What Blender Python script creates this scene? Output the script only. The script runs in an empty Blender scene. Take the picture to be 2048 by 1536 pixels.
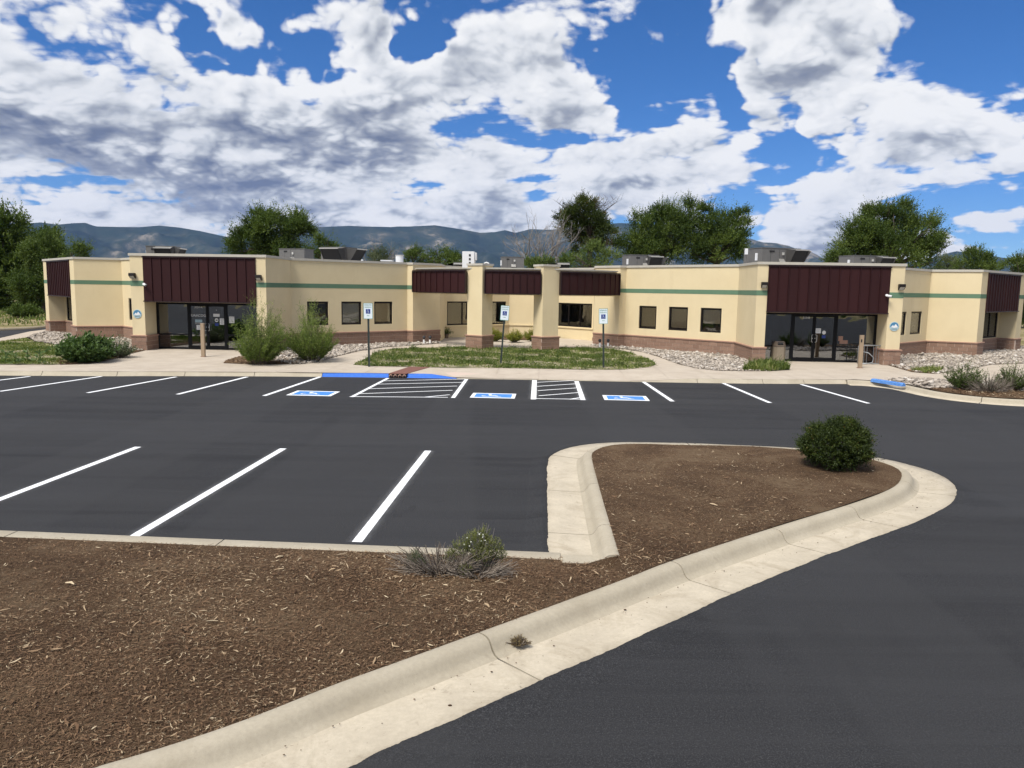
import bpy, math, random
import numpy as np
from mathutils import Vector, Matrix
from mathutils.geometry import delaunay_2d_cdt
sc=bpy.context.scene; C=sc.collection
# ------------------------------------------------------------------ camera
H=3.2; PIT=math.radians(7.07); ROL=math.radians(.9); FPX=1539.0
r0=Vector((1,0,0)); fw=Vector((0,math.cos(PIT),-math.sin(PIT))); u0=Vector((0,math.sin(PIT),math.cos(PIT)))
up=u0*math.cos(ROL)-r0*math.sin(ROL); rt=r0*math.cos(ROL)+u0*math.sin(ROL)
cam=bpy.data.cameras.new('camera'); cam.sensor_width=36; cam.lens=36*FPX/2048; cam.clip_end=60000; cam.clip_start=.05
co=bpy.data.objects.new('camera',cam); C.objects.link(co)
_M=Matrix((rt,up,-fw)).transposed().to_4x4(); _M.translation=Vector((0,0,H)); co.matrix_world=_M
sc.camera=co
EXPO=1.15
sc.view_settings.view_transform='Standard'; sc.view_settings.look='None'; sc.view_settings.exposure=EXPO; sc.view_settings.gamma=1
sc.view_settings.use_curve_mapping=False
sc.cycles.max_bounces=8; sc.cycles.transparent_max_bounces=24; sc.cycles.diffuse_bounces=3; sc.cycles.glossy_bounces=3
def ray(x,y):
    return (fw+rt*((x-1024)/FPX)-up*((y-768)/FPX))
HAZE=2.5e-5
SUN=Vector((-.32,-.42,.85)).normalized()
w=bpy.data.worlds.new('World'); sc.world=w; w.use_nodes=True
nt=w.node_tree; nt.nodes.clear(); N=nt.nodes; Lk=nt.links
def mth(op,a,b=None,c=None,clamp=False):
    n=N.new('ShaderNodeMath'); n.operation=op; n.use_clamp=clamp
    for i,v in enumerate((a,b,c)):
        if v is None: continue
        if isinstance(v,(int,float)): n.inputs[i].default_value=v
        else: Lk.new(v,n.inputs[i])
    return n.outputs[0]
def rng(v,a,b,c,d,mode='SMOOTHSTEP'):
    n=N.new('ShaderNodeMapRange'); n.interpolation_type=mode
    Lk.new(v,n.inputs[0])
    for i,q in enumerate((a,b,c,d)): n.inputs[i+1].default_value=q
    return n.outputs[0]
def vec(op,a,b=None,s=None):
    n=N.new('ShaderNodeVectorMath'); n.operation=op
    for i,v in enumerate((a,b)):
        if v is None: continue
        if isinstance(v,(tuple,list,Vector)): n.inputs[i].default_value=tuple(v)
        else: Lk.new(v,n.inputs[i])
    if s is not None:
        if isinstance(s,(int,float)): n.inputs['Scale'].default_value=s
        else: Lk.new(s,n.inputs['Scale'])
    return n.outputs['Value'] if op in('DISTANCE','LENGTH','DOT_PRODUCT') else n.outputs['Vector']
tc=N.new('ShaderNodeTexCoord'); D=tc.outputs['Generated']
sky=N.new('ShaderNodeTexSky'); sky.sky_type='NISHITA'; sky.sun_disc=False
sky.sun_elevation=math.asin(SUN.z); sky.sun_rotation=math.atan2(SUN.x,SUN.y); sky.altitude=1600; sky.air_density=1.0; sky.dust_density=.0; sky.ozone_density=4.0
# coverage: broad swellings and gaps of the cloud field, by direction
BLOB=[ # px, py, radius px, weight
(150,190,420,.26),(330,110,110,.05),(700,50,120,.30),(545,85,65,.30),(20,40,200,.12),
(620,250,190,.16),(830,230,240,.20),(1050,120,130,.34),(1120,230,130,.25),(940,60,60,.1),
(440,50,60,-.40),(620,100,75,-.36),(470,130,95,-.30),(590,170,60,-.22),(850,75,80,-.42),(400,75,40,-.25),(830,100,50,-.1),
(1330,100,170,-.34),(1400,290,130,.02),(1320,205,60,.16),(1180,250,90,.12),(1350,315,110,.14),(1500,290,90,.10),(1960,60,160,-.35),(1330,240,90,-.12),(1250,20,55,.12),(1560,5,75,.26),
(1505,115,80,.34),(1690,110,115,.30),(1800,90,80,.16),(1600,190,150,.20),(1480,235,85,.28),(1650,262,85,.34),(1860,190,150,.20),(1990,130,70,.14),(1590,60,50,-.16),(1560,250,45,-.12),(1760,255,70,-.14),
(1450,300,260,.02),(1700,300,120,.10),(1850,310,120,.12),(1560,325,90,-.14),(1950,290,110,.20),(1900,350,120,-.16),(1800,420,120,-.08),
(200,400,520,.31),(800,380,420,.32),(1250,400,300,.24),(1500,370,160,.20),(1650,470,160,.20),
(30,292,60,-.12),(330,290,24,-.12),(815,320,18,-.10)]
acc=None
SC=Vector((1,1,1.6))
for x,y,r,wt in BLOB:
    d=ray(x,y).normalized(); c=Vector((d.x*SC.x,d.y*SC.y,d.z*SC.z))
    if acc is None:
        nw=N.new('ShaderNodeTexNoise'); Lk.new(D,nw.inputs['Vector']); nw.inputs['Scale'].default_value=7.5; nw.inputs['Detail'].default_value=4; nw.inputs['Roughness'].default_value=.6
        DS=vec('ADD',vec('MULTIPLY',D,tuple(SC)),vec('SCALE',vec('SUBTRACT',nw.outputs['Color'],(.5,.5,.5)),None,.26))
    t=rng(vec('DISTANCE',DS,tuple(c)),0,r/FPX*1.35,wt*(1.1 if wt<0 else .95),0)
    acc=t if acc is None else mth('ADD',acc,t)
sp=N.new('ShaderNodeSeparateXYZ'); Lk.new(D,sp.inputs[0]); zz=sp.outputs[2]
# away from the view the field goes on at an even, broken coverage
ycov=rng(sp.outputs[1],.2,.6,.16,0.0); acc=mth('ADD',acc,ycov)
def density(off):
    d2=vec('ADD',D,off) if off else D
    s2=N.new('ShaderNodeSeparateXYZ'); Lk.new(d2,s2.inputs[0])
    iz=mth('DIVIDE',1.0,mth('ADD',mth('MAXIMUM',s2.outputs[2],0.0),.42))
    cb=N.new('ShaderNodeCombineXYZ'); Lk.new(mth('MULTIPLY',s2.outputs[0],iz),cb.inputs[0]); Lk.new(mth('MULTIPLY',s2.outputs[1],iz),cb.inputs[1]); cb.inputs[2].default_value=.37
    p=cb.outputs[0]
    n1=N.new('ShaderNodeTexNoise'); Lk.new(p,n1.inputs['Vector']); n1.inputs['Scale'].default_value=3.3; n1.inputs['Detail'].default_value=7; n1.inputs['Roughness'].default_value=.53; n1.inputs['Distortion'].default_value=.25
    wv=vec('ADD',p,vec('SCALE',vec('SUBTRACT',n1.outputs['Color'],(.5,.5,.5)),None,.12))
    bil=None
    for scl,wg in ((8.0,.34),(18.0,.17),(40.0,.12)):
        n2=N.new('ShaderNodeTexNoise'); Lk.new(wv,n2.inputs['Vector']); n2.inputs['Scale'].default_value=scl; n2.inputs['Detail'].default_value=0
        q=mth('MULTIPLY',mth('SUBTRACT',mth('ABSOLUTE',mth('SUBTRACT',n2.outputs[0],.5)),.10),wg*2.0)
        bil=q if bil is None else mth('ADD',bil,q)
    return mth('ADD',mth('MULTIPLY_ADD',n1.outputs[0],2.15,-.575),bil), bil
# long level bars of cloud low over the horizon
cbs=N.new('ShaderNodeCombineXYZ'); Lk.new(mth('MULTIPLY',sp.outputs[0],3.0),cbs.inputs[0]); Lk.new(mth('MULTIPLY',sp.outputs[1],3.0),cbs.inputs[1]); Lk.new(mth('MULTIPLY_ADD',sp.outputs[2],34.0,mth('MULTIPLY',sp.outputs[0],-2.5)),cbs.inputs[2])
ns=N.new('ShaderNodeTexNoise'); Lk.new(cbs.outputs[0],ns.inputs['Vector']); ns.inputs['Scale'].default_value=1.0; ns.inputs['Detail'].default_value=6; ns.inputs['Roughness'].default_value=.55; ns.inputs['Distortion'].default_value=.3
bars=mth('MULTIPLY',mth('SUBTRACT',ns.outputs[0],.5),rng(zz,.10,.30,1.35,.25))
acc=mth('ADD',mth('ADD',acc,bars),rng(zz,.015,.11,.16,0))
d0,bl0=density(None); d1,_q=density((-.015,0,.040)); d2,_q=density((-.008,0,.013))
T=.55
cov=mth('SUBTRACT',mth('ADD',d0,acc),T)
alpha=rng(cov,-.03,.13,0,1)
core=rng(cov,.05,.50,0,1)
lit=rng(mth('SUBTRACT',d0,d1),-.34,.28,0,1,'LINEAR')
lit2=rng(mth('SUBTRACT',d0,d2),-.20,.20,0,1,'LINEAR')
L=mth('ADD',mth('ADD',mth('MULTIPLY',lit,.55),mth('MULTIPLY',lit2,.45)),mth('MULTIPLY_ADD',bl0,1.5,-.03))
L=mth('ADD',L,mth('MULTIPLY',bars,.5))
DARK=[(210,205,210,.24),(410,240,130,.20),(60,130,120,.14),(700,350,130,.20),(960,355,120,.20),(300,330,110,.14),(730,90,80,.22),(545,95,50,.16),(1000,80,60,.10),(975,95,50,.12),(880,300,90,.10),(300,40,60,.16),(450,400,200,.06),(1180,20,60,-.1),(1570,15,60,.2),(640,240,60,-.1),(420,160,110,-.22),(700,170,100,-.18),(1040,150,90,-.05),(1700,110,110,-.15),(1500,110,60,-.14),(1650,250,60,-.15)]
dk_=None
for x,y,r,wt in DARK:
    d=ray(x,y).normalized(); c=(d.x*SC.x,d.y*SC.y,d.z*SC.z); t=rng(vec('DISTANCE',DS,c),0,r/FPX*1.4,wt*1.15,0); dk_=t if dk_ is None else mth('ADD',dk_,t)
nd=N.new('ShaderNodeTexNoise'); Lk.new(D,nd.inputs['Vector']); nd.inputs['Scale'].default_value=5; nd.inputs['Detail'].default_value=3
dk_=mth('ADD',dk_,mth('MULTIPLY',mth('SUBTRACT',nd.outputs[0],.5),.5))
# thick parts are greyer where nothing bright is above them
br=mth('ADD',mth('MULTIPLY_ADD',L,.84,.10),mth('MULTIPLY',mth('SUBTRACT',1.0,core),.42))
br=mth('SUBTRACT',br,mth('MULTIPLY',dk_,rng(cov,.02,.16,0,1)))
rmp=N.new('ShaderNodeValToRGB'); Lk.new(br,rmp.inputs[0]); e=rmp.color_ramp.elements
k=2**-EXPO
e[0].position=.05; e[0].color=(.165*k,.195*k,.28*k,1)
e[1].position=1.0; e[1].color=(.98*k,.98*k,.98*k,1)
for pos,c in ((.36,(.36,.39,.45)),(.54,(.60,.63,.67)),(.72,(.84,.855,.88))):
    q=e.new(pos); q.color=(c[0]*k,c[1]*k,c[2]*k,1)
# sky at its physical strength
SK=.042
skm=vec('MULTIPLY',vec('SCALE',sky.outputs[0],None,SK),(.74,.93,1.22))
hs=N.new('ShaderNodeHueSaturation'); hs.inputs['Saturation'].default_value=1.12; hs.inputs['Value'].default_value=1.0; Lk.new(skm,hs.inputs['Color'])
mx=N.new('ShaderNodeMix'); mx.data_type='RGBA'; Lk.new(alpha,mx.inputs[0]); Lk.new(hs.outputs[0],mx.inputs[6]); Lk.new(rmp.outputs[0],mx.inputs[7])
bg=N.new('ShaderNodeBackground'); bg.inputs[1].default_value=1; Lk.new(mx.outputs[2],bg.inputs[0])
wo=N.new('ShaderNodeOutputWorld'); Lk.new(bg.outputs[0],wo.inputs[0])
w.cycles.sampling_method='MANUAL'; w.cycles.sample_map_resolution=512
# ------------------------------------------------------------------ sun
sl=bpy.data.lights.new('sun','SUN'); sl.energy=2.25; sl.angle=math.radians(22); sl.color=(1,.955,.88)
so=bpy.data.objects.new('sun',sl); so.rotation_euler=(-SUN).to_track_quat('-Z','Y').to_euler(); C.objects.link(so)
# ------------------------------------------------------------------ helpers
def at(x,y,z=0.0):
    """the point of the level z that the survey pixel x, y shows"""
    d=ray(x,y); t=(z-H)/d.z; return Vector((d.x*t,d.y*t,z))
def far(x,y,dist):
    """the point at the given forward distance that the survey pixel shows"""
    d=ray(x,y); t=dist/d.y; return Vector((d.x*t,dist,H+d.z*t))
RS=np.random.RandomState(7); rnd=random.Random(5)
def tag(o,label=None,cat=None,group=None,kind=None):
    if label: o['label']=label
    if cat: o['category']=cat
    if group: o['group']=group
    if kind: o['kind']=kind
    return o
def link(name,me,mat=None,parent=None,loc=None,rot=None,scale=None):
    o=bpy.data.objects.new(name,me); C.objects.link(o)
    if mat is not None and me is not None:
        for m in (mat if isinstance(mat,(list,tuple)) else [mat]):
            if m.name not in [q.name for q in me.materials if q]: me.materials.append(m)
    if parent is not None: o.parent=parent
    if loc is not None: o.location=loc
    if rot is not None: o.rotation_euler=rot
    if scale is not None: o.scale=scale
    return o
def empty(name,loc=(0,0,0),rz=0.0,parent=None):
    o=bpy.data.objects.new(name,None); C.objects.link(o); o.location=loc; o.rotation_euler=(0,0,rz); o.empty_display_size=.2
    if parent is not None: o.parent=parent
    return o
class MB:
    def __init__(s): s.v=[]; s.f=[]; s.m=[]
    def add(s,vs,fs,mi=0):
        n=len(s.v); s.v+= [tuple(q) for q in vs]; s.f+=[tuple(i+n for i in f) for f in fs]; s.m+=[mi]*len(fs); return s
    def box(s,x0,x1,y0,y1,z0,z1,mi=0,T=None):
        vs=[Vector(q) for q in ((x0,y0,z0),(x1,y0,z0),(x1,y1,z0),(x0,y1,z0),(x0,y0,z1),(x1,y0,z1),(x1,y1,z1),(x0,y1,z1))]
        if T is not None: vs=[T@q for q in vs]
        return s.add(vs,[(0,3,2,1),(4,5,6,7),(0,1,5,4),(1,2,6,5),(2,3,7,6),(3,0,4,7)],mi)
    def cyl(s,c,r,h,n=16,mi=0,r2=None,T=None,axis='z',cap=True):
        r2=r if r2 is None else r2; vs=[]
        for k in range(2):
            for i in range(n):
                a=2*math.pi*i/n; rr=r if k==0 else r2
                q=Vector((math.cos(a)*rr,math.sin(a)*rr,h*k))
                if axis=='y': q=Vector((q.x,-q.z,q.y))
                if axis=='x': q=Vector((q.z,q.x,q.y))
                q+=Vector(c); vs.append(T@q if T is not None else q)
        fs=[(i,(i+1)%n,n+(i+1)%n,n+i) for i in range(n)]
        if cap: fs+= [tuple(range(n-1,-1,-1)),tuple(range(n,2*n))]
        return s.add(vs,fs,mi)
    def tube(s,pts,r,n=8,mi=0,taper=None):
        pts=[Vector(p) for p in pts]; base=len(s.v); m=len(pts); ref=None
        for i,p in enumerate(pts):
            d=(pts[min(i+1,m-1)]-pts[max(i-1,0)]).normalized()
            if ref is None: ref=d.orthogonal().normalized()
            ref=(ref-d*ref.dot(d)).normalized(); b=d.cross(ref)
            rr=(r[i] if isinstance(r,(list,tuple)) else r)
            for k in range(n):
                a=2*math.pi*k/n; s.v.append(tuple(p+ref*math.cos(a)*rr+b*math.sin(a)*rr))
        for i in range(m-1):
            for k in range(n):
                s.f.append((base+i*n+k,base+i*n+(k+1)%n,base+(i+1)*n+(k+1)%n,base+(i+1)*n+k)); s.m.append(mi)
        s.f.append(tuple(base+k for k in range(n-1,-1,-1))); s.m.append(mi)
        s.f.append(tuple(base+(m-1)*n+k for k in range(n))); s.m.append(mi)
        return s
    def mesh(s,name,mats,smooth=False,bevel=0):
        me=bpy.data.meshes.new(name); me.from_pydata(s.v,[],s.f)
        for m in (mats if isinstance(mats,(list,tuple)) else [mats]): me.materials.append(m)
        if len(set(s.m))>1: me.polygons.foreach_set('material_index',s.m)
        if bevel:
            import bmesh
            bm=bmesh.new(); bm.from_mesh(me); bmesh.ops.bevel(bm,geom=[e for e in bm.edges if e.is_manifold and e.calc_face_angle(0)>.6],offset=bevel,segments=2,profile=.6,affect='EDGES'); bm.to_mesh(me); bm.free()
        if smooth: me.polygons.foreach_set('use_smooth',[True]*len(me.polygons))
        me.update(); return me
    def build(s,name,mats,parent=None,loc=None,rot=None,smooth=False,bevel=0):
        return link(name,s.mesh(name,mats,smooth,bevel),None,parent,loc,rot)
def np_mesh(name,V,F,mat,col=None,smooth=False,mi=None):
    """V (n,3), F (m,k) arrays"""
    V=np.asarray(V,dtype=np.float32); F=np.asarray(F,dtype=np.int32); me=bpy.data.meshes.new(name)
    me.vertices.add(len(V)); me.vertices.foreach_set('co',V.ravel()); k=F.shape[1]
    me.loops.add(F.size); me.loops.foreach_set('vertex_index',F.ravel())
    me.polygons.add(len(F)); me.polygons.foreach_set('loop_start',np.arange(0,F.size,k,dtype=np.int32))
    try: me.polygons.foreach_set('loop_total',np.full(len(F),k,dtype=np.int32))
    except Exception: pass
    for m in (mat if isinstance(mat,(list,tuple)) else [mat]): me.materials.append(m)
    if mi is not None: me.polygons.foreach_set('material_index',np.asarray(mi,dtype=np.int32))
    if smooth: me.polygons.foreach_set('use_smooth',np.ones(len(F),dtype=bool))
    if col is not None:
        a=me.attributes.new('tint','FLOAT','POINT'); a.data.foreach_set('value',np.asarray(col,dtype=np.float32))
    me.update(calc_edges=True); me.validate(); return me
def inside(P,poly):
    P=np.asarray(P); x=P[:,0]; y=P[:,1]; r=np.zeros(len(P),bool); n=len(poly)
    for i in range(n):
        x1,y1=poly[i][0],poly[i][1]; x2,y2=poly[(i+1)%n][0],poly[(i+1)%n][1]
        if y1==y2: continue
        c=((y1>y)!=(y2>y))&(x<(x2-x1)*(y-y1)/(y2-y1)+x1); r^=c
    return r
def fill(poly,step,zf,jit=.25):
    """triangulated surface of a ground polygon, height zf(x,y)"""
    xs=[p[0] for p in poly]; ys=[p[1] for p in poly]
    B=[]; n=len(poly)
    for i in range(n):
        a=Vector(poly[i][:2]); b=Vector(poly[(i+1)%n][:2]); m=max(1,int((b-a).length/step))
        B+=[a.lerp(b,k/m) for k in range(m)]
    gx,gy=np.meshgrid(np.arange(min(xs),max(xs),step),np.arange(min(ys),max(ys),step)); G=np.stack([gx.ravel(),gy.ravel()],1)
    G=G+RS.uniform(-jit,jit,G.shape)*step
    G=G[inside(G,poly)]
    nb=len(B); co_=B+[Vector(g) for g in G]
    v,e,f,_,_,_=delaunay_2d_cdt(co_,[(i,(i+1)%nb) for i in range(nb)],[],1,1e-5)
    vs=[(p.x,p.y,zf(p.x,p.y)) for p in v]
    return vs,[tuple(q) for q in f]
def smooth_line(pts,n):
    """Catmull-Rom resampling of a polyline to n points of even spacing"""
    P=[Vector(p[:2]) for p in pts]; P=[P[0]*2-P[1]]+P+[P[-1]*2-P[-2]]; out=[]
    for i in range(1,len(P)-2):
        for k in range(24):
            t=k/24; a,b,c,d=P[i-1],P[i],P[i+1],P[i+2]
            out.append(.5*((2*b)+(c-a)*t+(2*a-5*b+4*c-d)*t*t+(3*b-a-3*c+d)*t**3))
    out.append(P[-2]); A=np.array([tuple(q) for q in out]); s=np.concatenate([[0],np.cumsum(np.hypot(*np.diff(A,axis=0).T))])
    t=np.linspace(0,s[-1],n); return np.stack([np.interp(t,s,A[:,0]),np.interp(t,s,A[:,1])],1),s[-1]
# ------------------------------------------------------------------ materials
def mat(name,col=(.5,.5,.5),rough=.7,metal=0,spec=.5):
    m=bpy.data.materials.new(name); m.use_nodes=True; b=m.node_tree.nodes['Principled BSDF']
    b.inputs['Base Color'].default_value=(*col,1); b.inputs['Roughness'].default_value=rough; b.inputs['Metallic'].default_value=metal
    b.inputs['Specular IOR Level'].default_value=spec
    return m
class NB:
    def __init__(s,m): s.t=m.node_tree; s.N=s.t.nodes; s.L=s.t.links; s.b=s.N['Principled BSDF']; s.tc=None
    def coord(s,kind='Object',scale=None,rot=0):
        if s.tc is None: s.tc=s.N.new('ShaderNodeTexCoord')
        o=s.tc.outputs[kind]
        if scale is not None or rot:
            mp=s.N.new('ShaderNodeMapping'); s.L.new(o,mp.inputs[0])
            if scale is not None: mp.inputs['Scale'].default_value=scale
            mp.inputs['Rotation'].default_value=(0,0,rot); o=mp.outputs[0]
        return o
    def noise(s,scale,detail=3,rough=.5,co=None,dist=0):
        n=s.N.new('ShaderNodeTexNoise'); n.inputs['Scale'].default_value=scale; n.inputs['Detail'].default_value=detail; n.inputs['Roughness'].default_value=rough; n.inputs['Distortion'].default_value=dist
        s.L.new(co if co is not None else s.coord(),n.inputs['Vector']); return n.outputs[0]
    def ramp(s,v,stops):
        n=s.N.new('ShaderNodeValToRGB'); s.L.new(v,n.inputs[0]); e=n.color_ramp.elements
        for i,(p,c) in enumerate(stops):
            if isinstance(c,(int,float)): c=(c,c,c)
            q=e[i] if i<2 else e.new(p); q.position=p; q.color=(*c,1)
        return n.outputs[0]
    def mix(s,f,a,b,mode='MIX'):
        n=s.N.new('ShaderNodeMix'); n.data_type='RGBA'; n.blend_type=mode
        for i,v in ((0,f),(6,a),(7,b)):
            if isinstance(v,(int,float)): n.inputs[i].default_value=v
            elif isinstance(v,tuple): n.inputs[i].default_value=(*v,1)
            else: s.L.new(v,n.inputs[i])
        return n.outputs[2]
    def m(s,op,a,b=0.0,c=0.0,clamp=False):
        n=s.N.new('ShaderNodeMath'); n.operation=op; n.use_clamp=clamp
        for i,v in enumerate((a,b,c)):
            if isinstance(v,(int,float)): n.inputs[i].default_value=v
            else: s.L.new(v,n.inputs[i])
        return n.outputs[0]
    def sep(s,v):
        n=s.N.new('ShaderNodeSeparateXYZ'); s.L.new(v,n.inputs[0]); return n.outputs
    def col(s,v): s.L.new(v,s.b.inputs['Base Color'])
    def rough(s,v): s.L.new(v,s.b.inputs['Roughness'])
    def bump(s,v,strength=.3,dist=.02):
        n=s.N.new('ShaderNodeBump'); n.inputs['Strength'].default_value=strength; n.inputs['Distance'].default_value=dist; s.L.new(v,n.inputs['Height']); s.L.new(n.outputs[0],s.b.inputs['Normal'])
    def attr(s,name='tint'):
        n=s.N.new('ShaderNodeAttribute'); n.attribute_name=name; return n.outputs['Fac']
    def orand(s):
        n=s.N.new('ShaderNodeObjectInfo'); return n.outputs['Random']
MT={}
def M(name): return MT[name]
# asphalt: fresh sealcoat with fine aggregate, long faint sweeps of the squeegee and tyre scuffs
m=MT['asphalt']=mat('asphalt',(.045,.047,.052),.85,spec=.22); nb=NB(m)
co_=nb.coord('Object'); fine=nb.noise(85,3,.85); mid=nb.noise(34,4,.75); big=nb.noise(.30,5,.62,dist=.8); strk=nb.noise(1.0,6,.68,nb.coord('Object',(.10,2.6,1),.05),dist=.8)
sc2=nb.noise(1.0,4,.6,nb.coord('Object',(.5,.14,1),-.5),dist=1.5); sc3=nb.noise(1.0,4,.65,nb.coord('Object',(.06,1.1,1),-.02),dist=1.2)
c1=nb.ramp(fine,[(.32,(.006,.0061,.0065)),(.5,(.0275,.0276,.0290)),(.66,(.100,.100,.104))])
c1=nb.mix(nb.ramp(mid,[(.34,.75),(.60,0.0)]),c1,(.013,.013,.0145))
c2=nb.mix(nb.ramp(strk,[(.42,0.0),(.70,.45)]),c1,(.044,.0442,.046))
c2=nb.mix(nb.ramp(sc3,[(.52,0.0),(.66,.55)]),c2,(.0145,.0145,.0155))
c3=nb.mix(nb.ramp(sc2,[(.60,0.0),(.70,.30)]),c2,(.013,.013,.0145))
lane=nb.noise(1.0,2,.4,nb.coord('Object',(.30,.012,1),math.radians(58)),dist=.15); c3=nb.mix(nb.ramp(lane,[(.50,0.0),(.512,.42)]),c3,(.041,.041,.0425)); lane2=nb.noise(1.0,2,.4,nb.coord('Object',(.010,.42,1),.05),dist=.1); c3=nb.mix(nb.ramp(lane2,[(.53,0.0),(.545,.38)]),c3,(.042,.042,.0435))
spots=nb.noise(.9,6,.72,dist=1.0); c3=nb.mix(nb.ramp(spots,[(.63,0.0),(.70,.5)]),c3,(.012,.012,.013))
c4=nb.mix(nb.ramp(big,[(.38,.0),(.68,.45)]),c3,(.036,.036,.0375))
nb.col(c4); nb.bump(nb.m('ADD',fine,nb.m('MULTIPLY',mid,1.4)),.9,.008); nb.rough(nb.ramp(big,[(.3,.78),(.7,.92)]))
def concrete(name,a,b,dirt=.3,sc_=1.0):
    m=MT[name]=mat(name,a,.88,spec=.25); nb=NB(m)
    n1=nb.noise(1.3*sc_,5,.6); n2=nb.noise(28,4,.65); n3=nb.noise(240,2,.6); n4=nb.noise(5,6,.7,dist=.8)
    c=nb.mix(nb.ramp(n1,[(.3,0.0),(.7,1.0)]),a,b)
    c=nb.mix(nb.ramp(n2,[(.35,.22),(.65,0.0)]),c,(a[0]*.6,a[1]*.6,a[2]*.6))
    c=nb.mix(nb.ramp(n4,[(.60,0.0),(.74,dirt)]),c,(a[0]*.45,a[1]*.42,a[2]*.40))
    c=nb.mix(nb.ramp(n3,[(.30,.35),(.42,0.0)]),c,(a[0]*.5,a[1]*.5,a[2]*.5))
    n5=nb.noise(.8*sc_,6,.7,dist=1.5); c=nb.mix(nb.ramp(n5,[(.50,0.0),(.70,dirt*.9)]),c,(a[0]*.62,a[1]*.58,a[2]*.52))
    n6=nb.noise(13,5,.8); c=nb.mix(nb.ramp(n6,[(.64,0.0),(.70,dirt)]),c,(a[0]*.30,a[1]*.28,a[2]*.27))
    nb.col(c); nb.bump(nb.m('ADD',n3,nb.m('MULTIPLY',n2,.6)),.25,.004)
concrete('sidewalk_concrete',(.44,.375,.30),(.52,.455,.37),.25)
concrete('curb_concrete',(.37,.325,.245),(.45,.40,.31),.3)
concrete('gutter_concrete',(.44,.385,.295),(.55,.485,.375),.6,1.6)
m=MT['stucco']=mat('stucco',(.62,.50,.30),.93,spec=.15); nb=NB(m)
n1=nb.noise(.7,4,.6); n2=nb.noise(120,3,.7); n3=nb.noise(1.0,4,.6,nb.coord('Object',(1.6,1.6,.25)))
c=nb.mix(nb.ramp(n1,[(.3,0.0),(.7,1.0)]),(.66,.55,.345),(.715,.605,.39))
c=nb.mix(nb.ramp(n3,[(.58,0.0),(.75,.16)]),c,(.44,.33,.18))
nb.col(c); nb.bump(n2,.35,.004)
m=MT['stripe_paint']=mat('stripe_paint',(.12,.21,.135),.85,spec=.2); nb=NB(m); nb.col(nb.mix(nb.noise(2,4),(.105,.19,.12),(.14,.235,.155)))
m=MT['coping']=mat('coping',(.55,.52,.45),.6); nb=NB(m); nb.col(nb.mix(nb.noise(3,4),(.42,.39,.33),(.53,.50,.43)))
m=MT['brick']=mat('brick',(.25,.12,.08),.9,spec=.2); nb=NB(m)
n=nb.noise(30,4,.7); r_=nb.orand()
c=nb.mix(r_,(.265,.168,.120),(.35,.228,.165)); c=nb.mix(nb.ramp(n,[(.3,.5),(.7,0.0)]),c,(.19,.115,.085)); nb.col(c); nb.bump(nb.noise(60,4,.8),.8,.012)
MT['mortar']=mat('mortar',(.52,.42,.35),.95,spec=.1)
m=MT['cap_block']=mat('cap_block',(.33,.18,.12),.85,spec=.2); nb=NB(m); nb.col(nb.mix(nb.noise(9,4),(.31,.185,.135),(.38,.235,.175))); nb.bump(nb.noise(90,3),.4,.005)
m=MT['maroon_metal']=mat('maroon_metal',(.026,.0085,.010),.62,0,.22); nb=NB(m); nb.col(nb.mix(nb.orand(),(.0265,.0070,.0075),(.033,.0085,.0090)))
MT['maroon_trim']=mat('maroon_trim',(.018,.006,.008),.5,0,.35)
MT['bronze']=mat('bronze',(.010,.007,.0065),.5,0,.25)
MT['black_metal']=mat('black_metal',(.006,.006,.007),.5,0,.2)
MT['steel']=mat('steel',(.55,.55,.54),.35,.9)
MT['galvanised']=mat('galvanised',(.26,.27,.28),.5,.7)
m=MT['unit_grey']=mat('unit_grey',(.13,.13,.125),.6,.1); nb=NB(m); nb.col(nb.mix(nb.noise(5,5,.6),(.105,.102,.098),(.155,.15,.143)))
MT['unit_light']=mat('unit_light',(.52,.51,.48),.55,.2)
MT['unit_white']=mat('unit_white',(.72,.73,.74),.5,0)
MT['dark_mesh']=mat('dark_mesh',(.012,.012,.013),.8)
MT['white_plastic']=mat('white_plastic',(.78,.78,.78),.45)
m=MT['roof_membrane']=mat('roof_membrane',(.42,.40,.37),.9)
MT['interior_wall']=mat('interior_wall',(.10,.09,.075),.9); MT['interior_dark']=mat('interior_dark',(.05,.045,.04),.9); MT['interior_floor']=mat('interior_floor',(.10,.09,.08),.6)
m=MT['blind_tan']=mat('blind_tan',(.74,.59,.39),.75); m=MT['blind_grey']=mat('blind_grey',(.62,.58,.50),.75)
MT['paper']=mat('paper',(.75,.76,.75),.8); MT['ink']=mat('ink',(.03,.03,.035),.8); MT['letter_white']=mat('letter_white',(.75,.76,.76),.6)
MT['sign_blue']=mat('sign_blue',(.010,.035,.22),.45); MT['sign_white']=mat('sign_white',(.70,.78,.82),.4); MT['sign_green']=mat('sign_green',(.05,.22,.12),.5)
MT['sign_grey']=mat('sign_grey',(.36,.50,.55),.45)
MT['post_green']=mat('post_green',(.045,.060,.055),.55,.2)
m=MT['post_tan']=mat('post_tan',(.24,.17,.11),.65); nb=NB(m); nb.col(nb.mix(nb.noise(8,4),(.28,.205,.135),(.36,.27,.18)))
m=MT['bin_stone']=mat('bin_stone',(.30,.25,.18),.85); nb=NB(m); nb.col(nb.ramp(nb.noise(150,2,.7),[(.3,(.13,.10,.07)),(.5,(.28,.23,.165)),(.7,(.42,.36,.27))]))
MT['bin_top']=mat('bin_top',(.17,.13,.095),.6)
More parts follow.
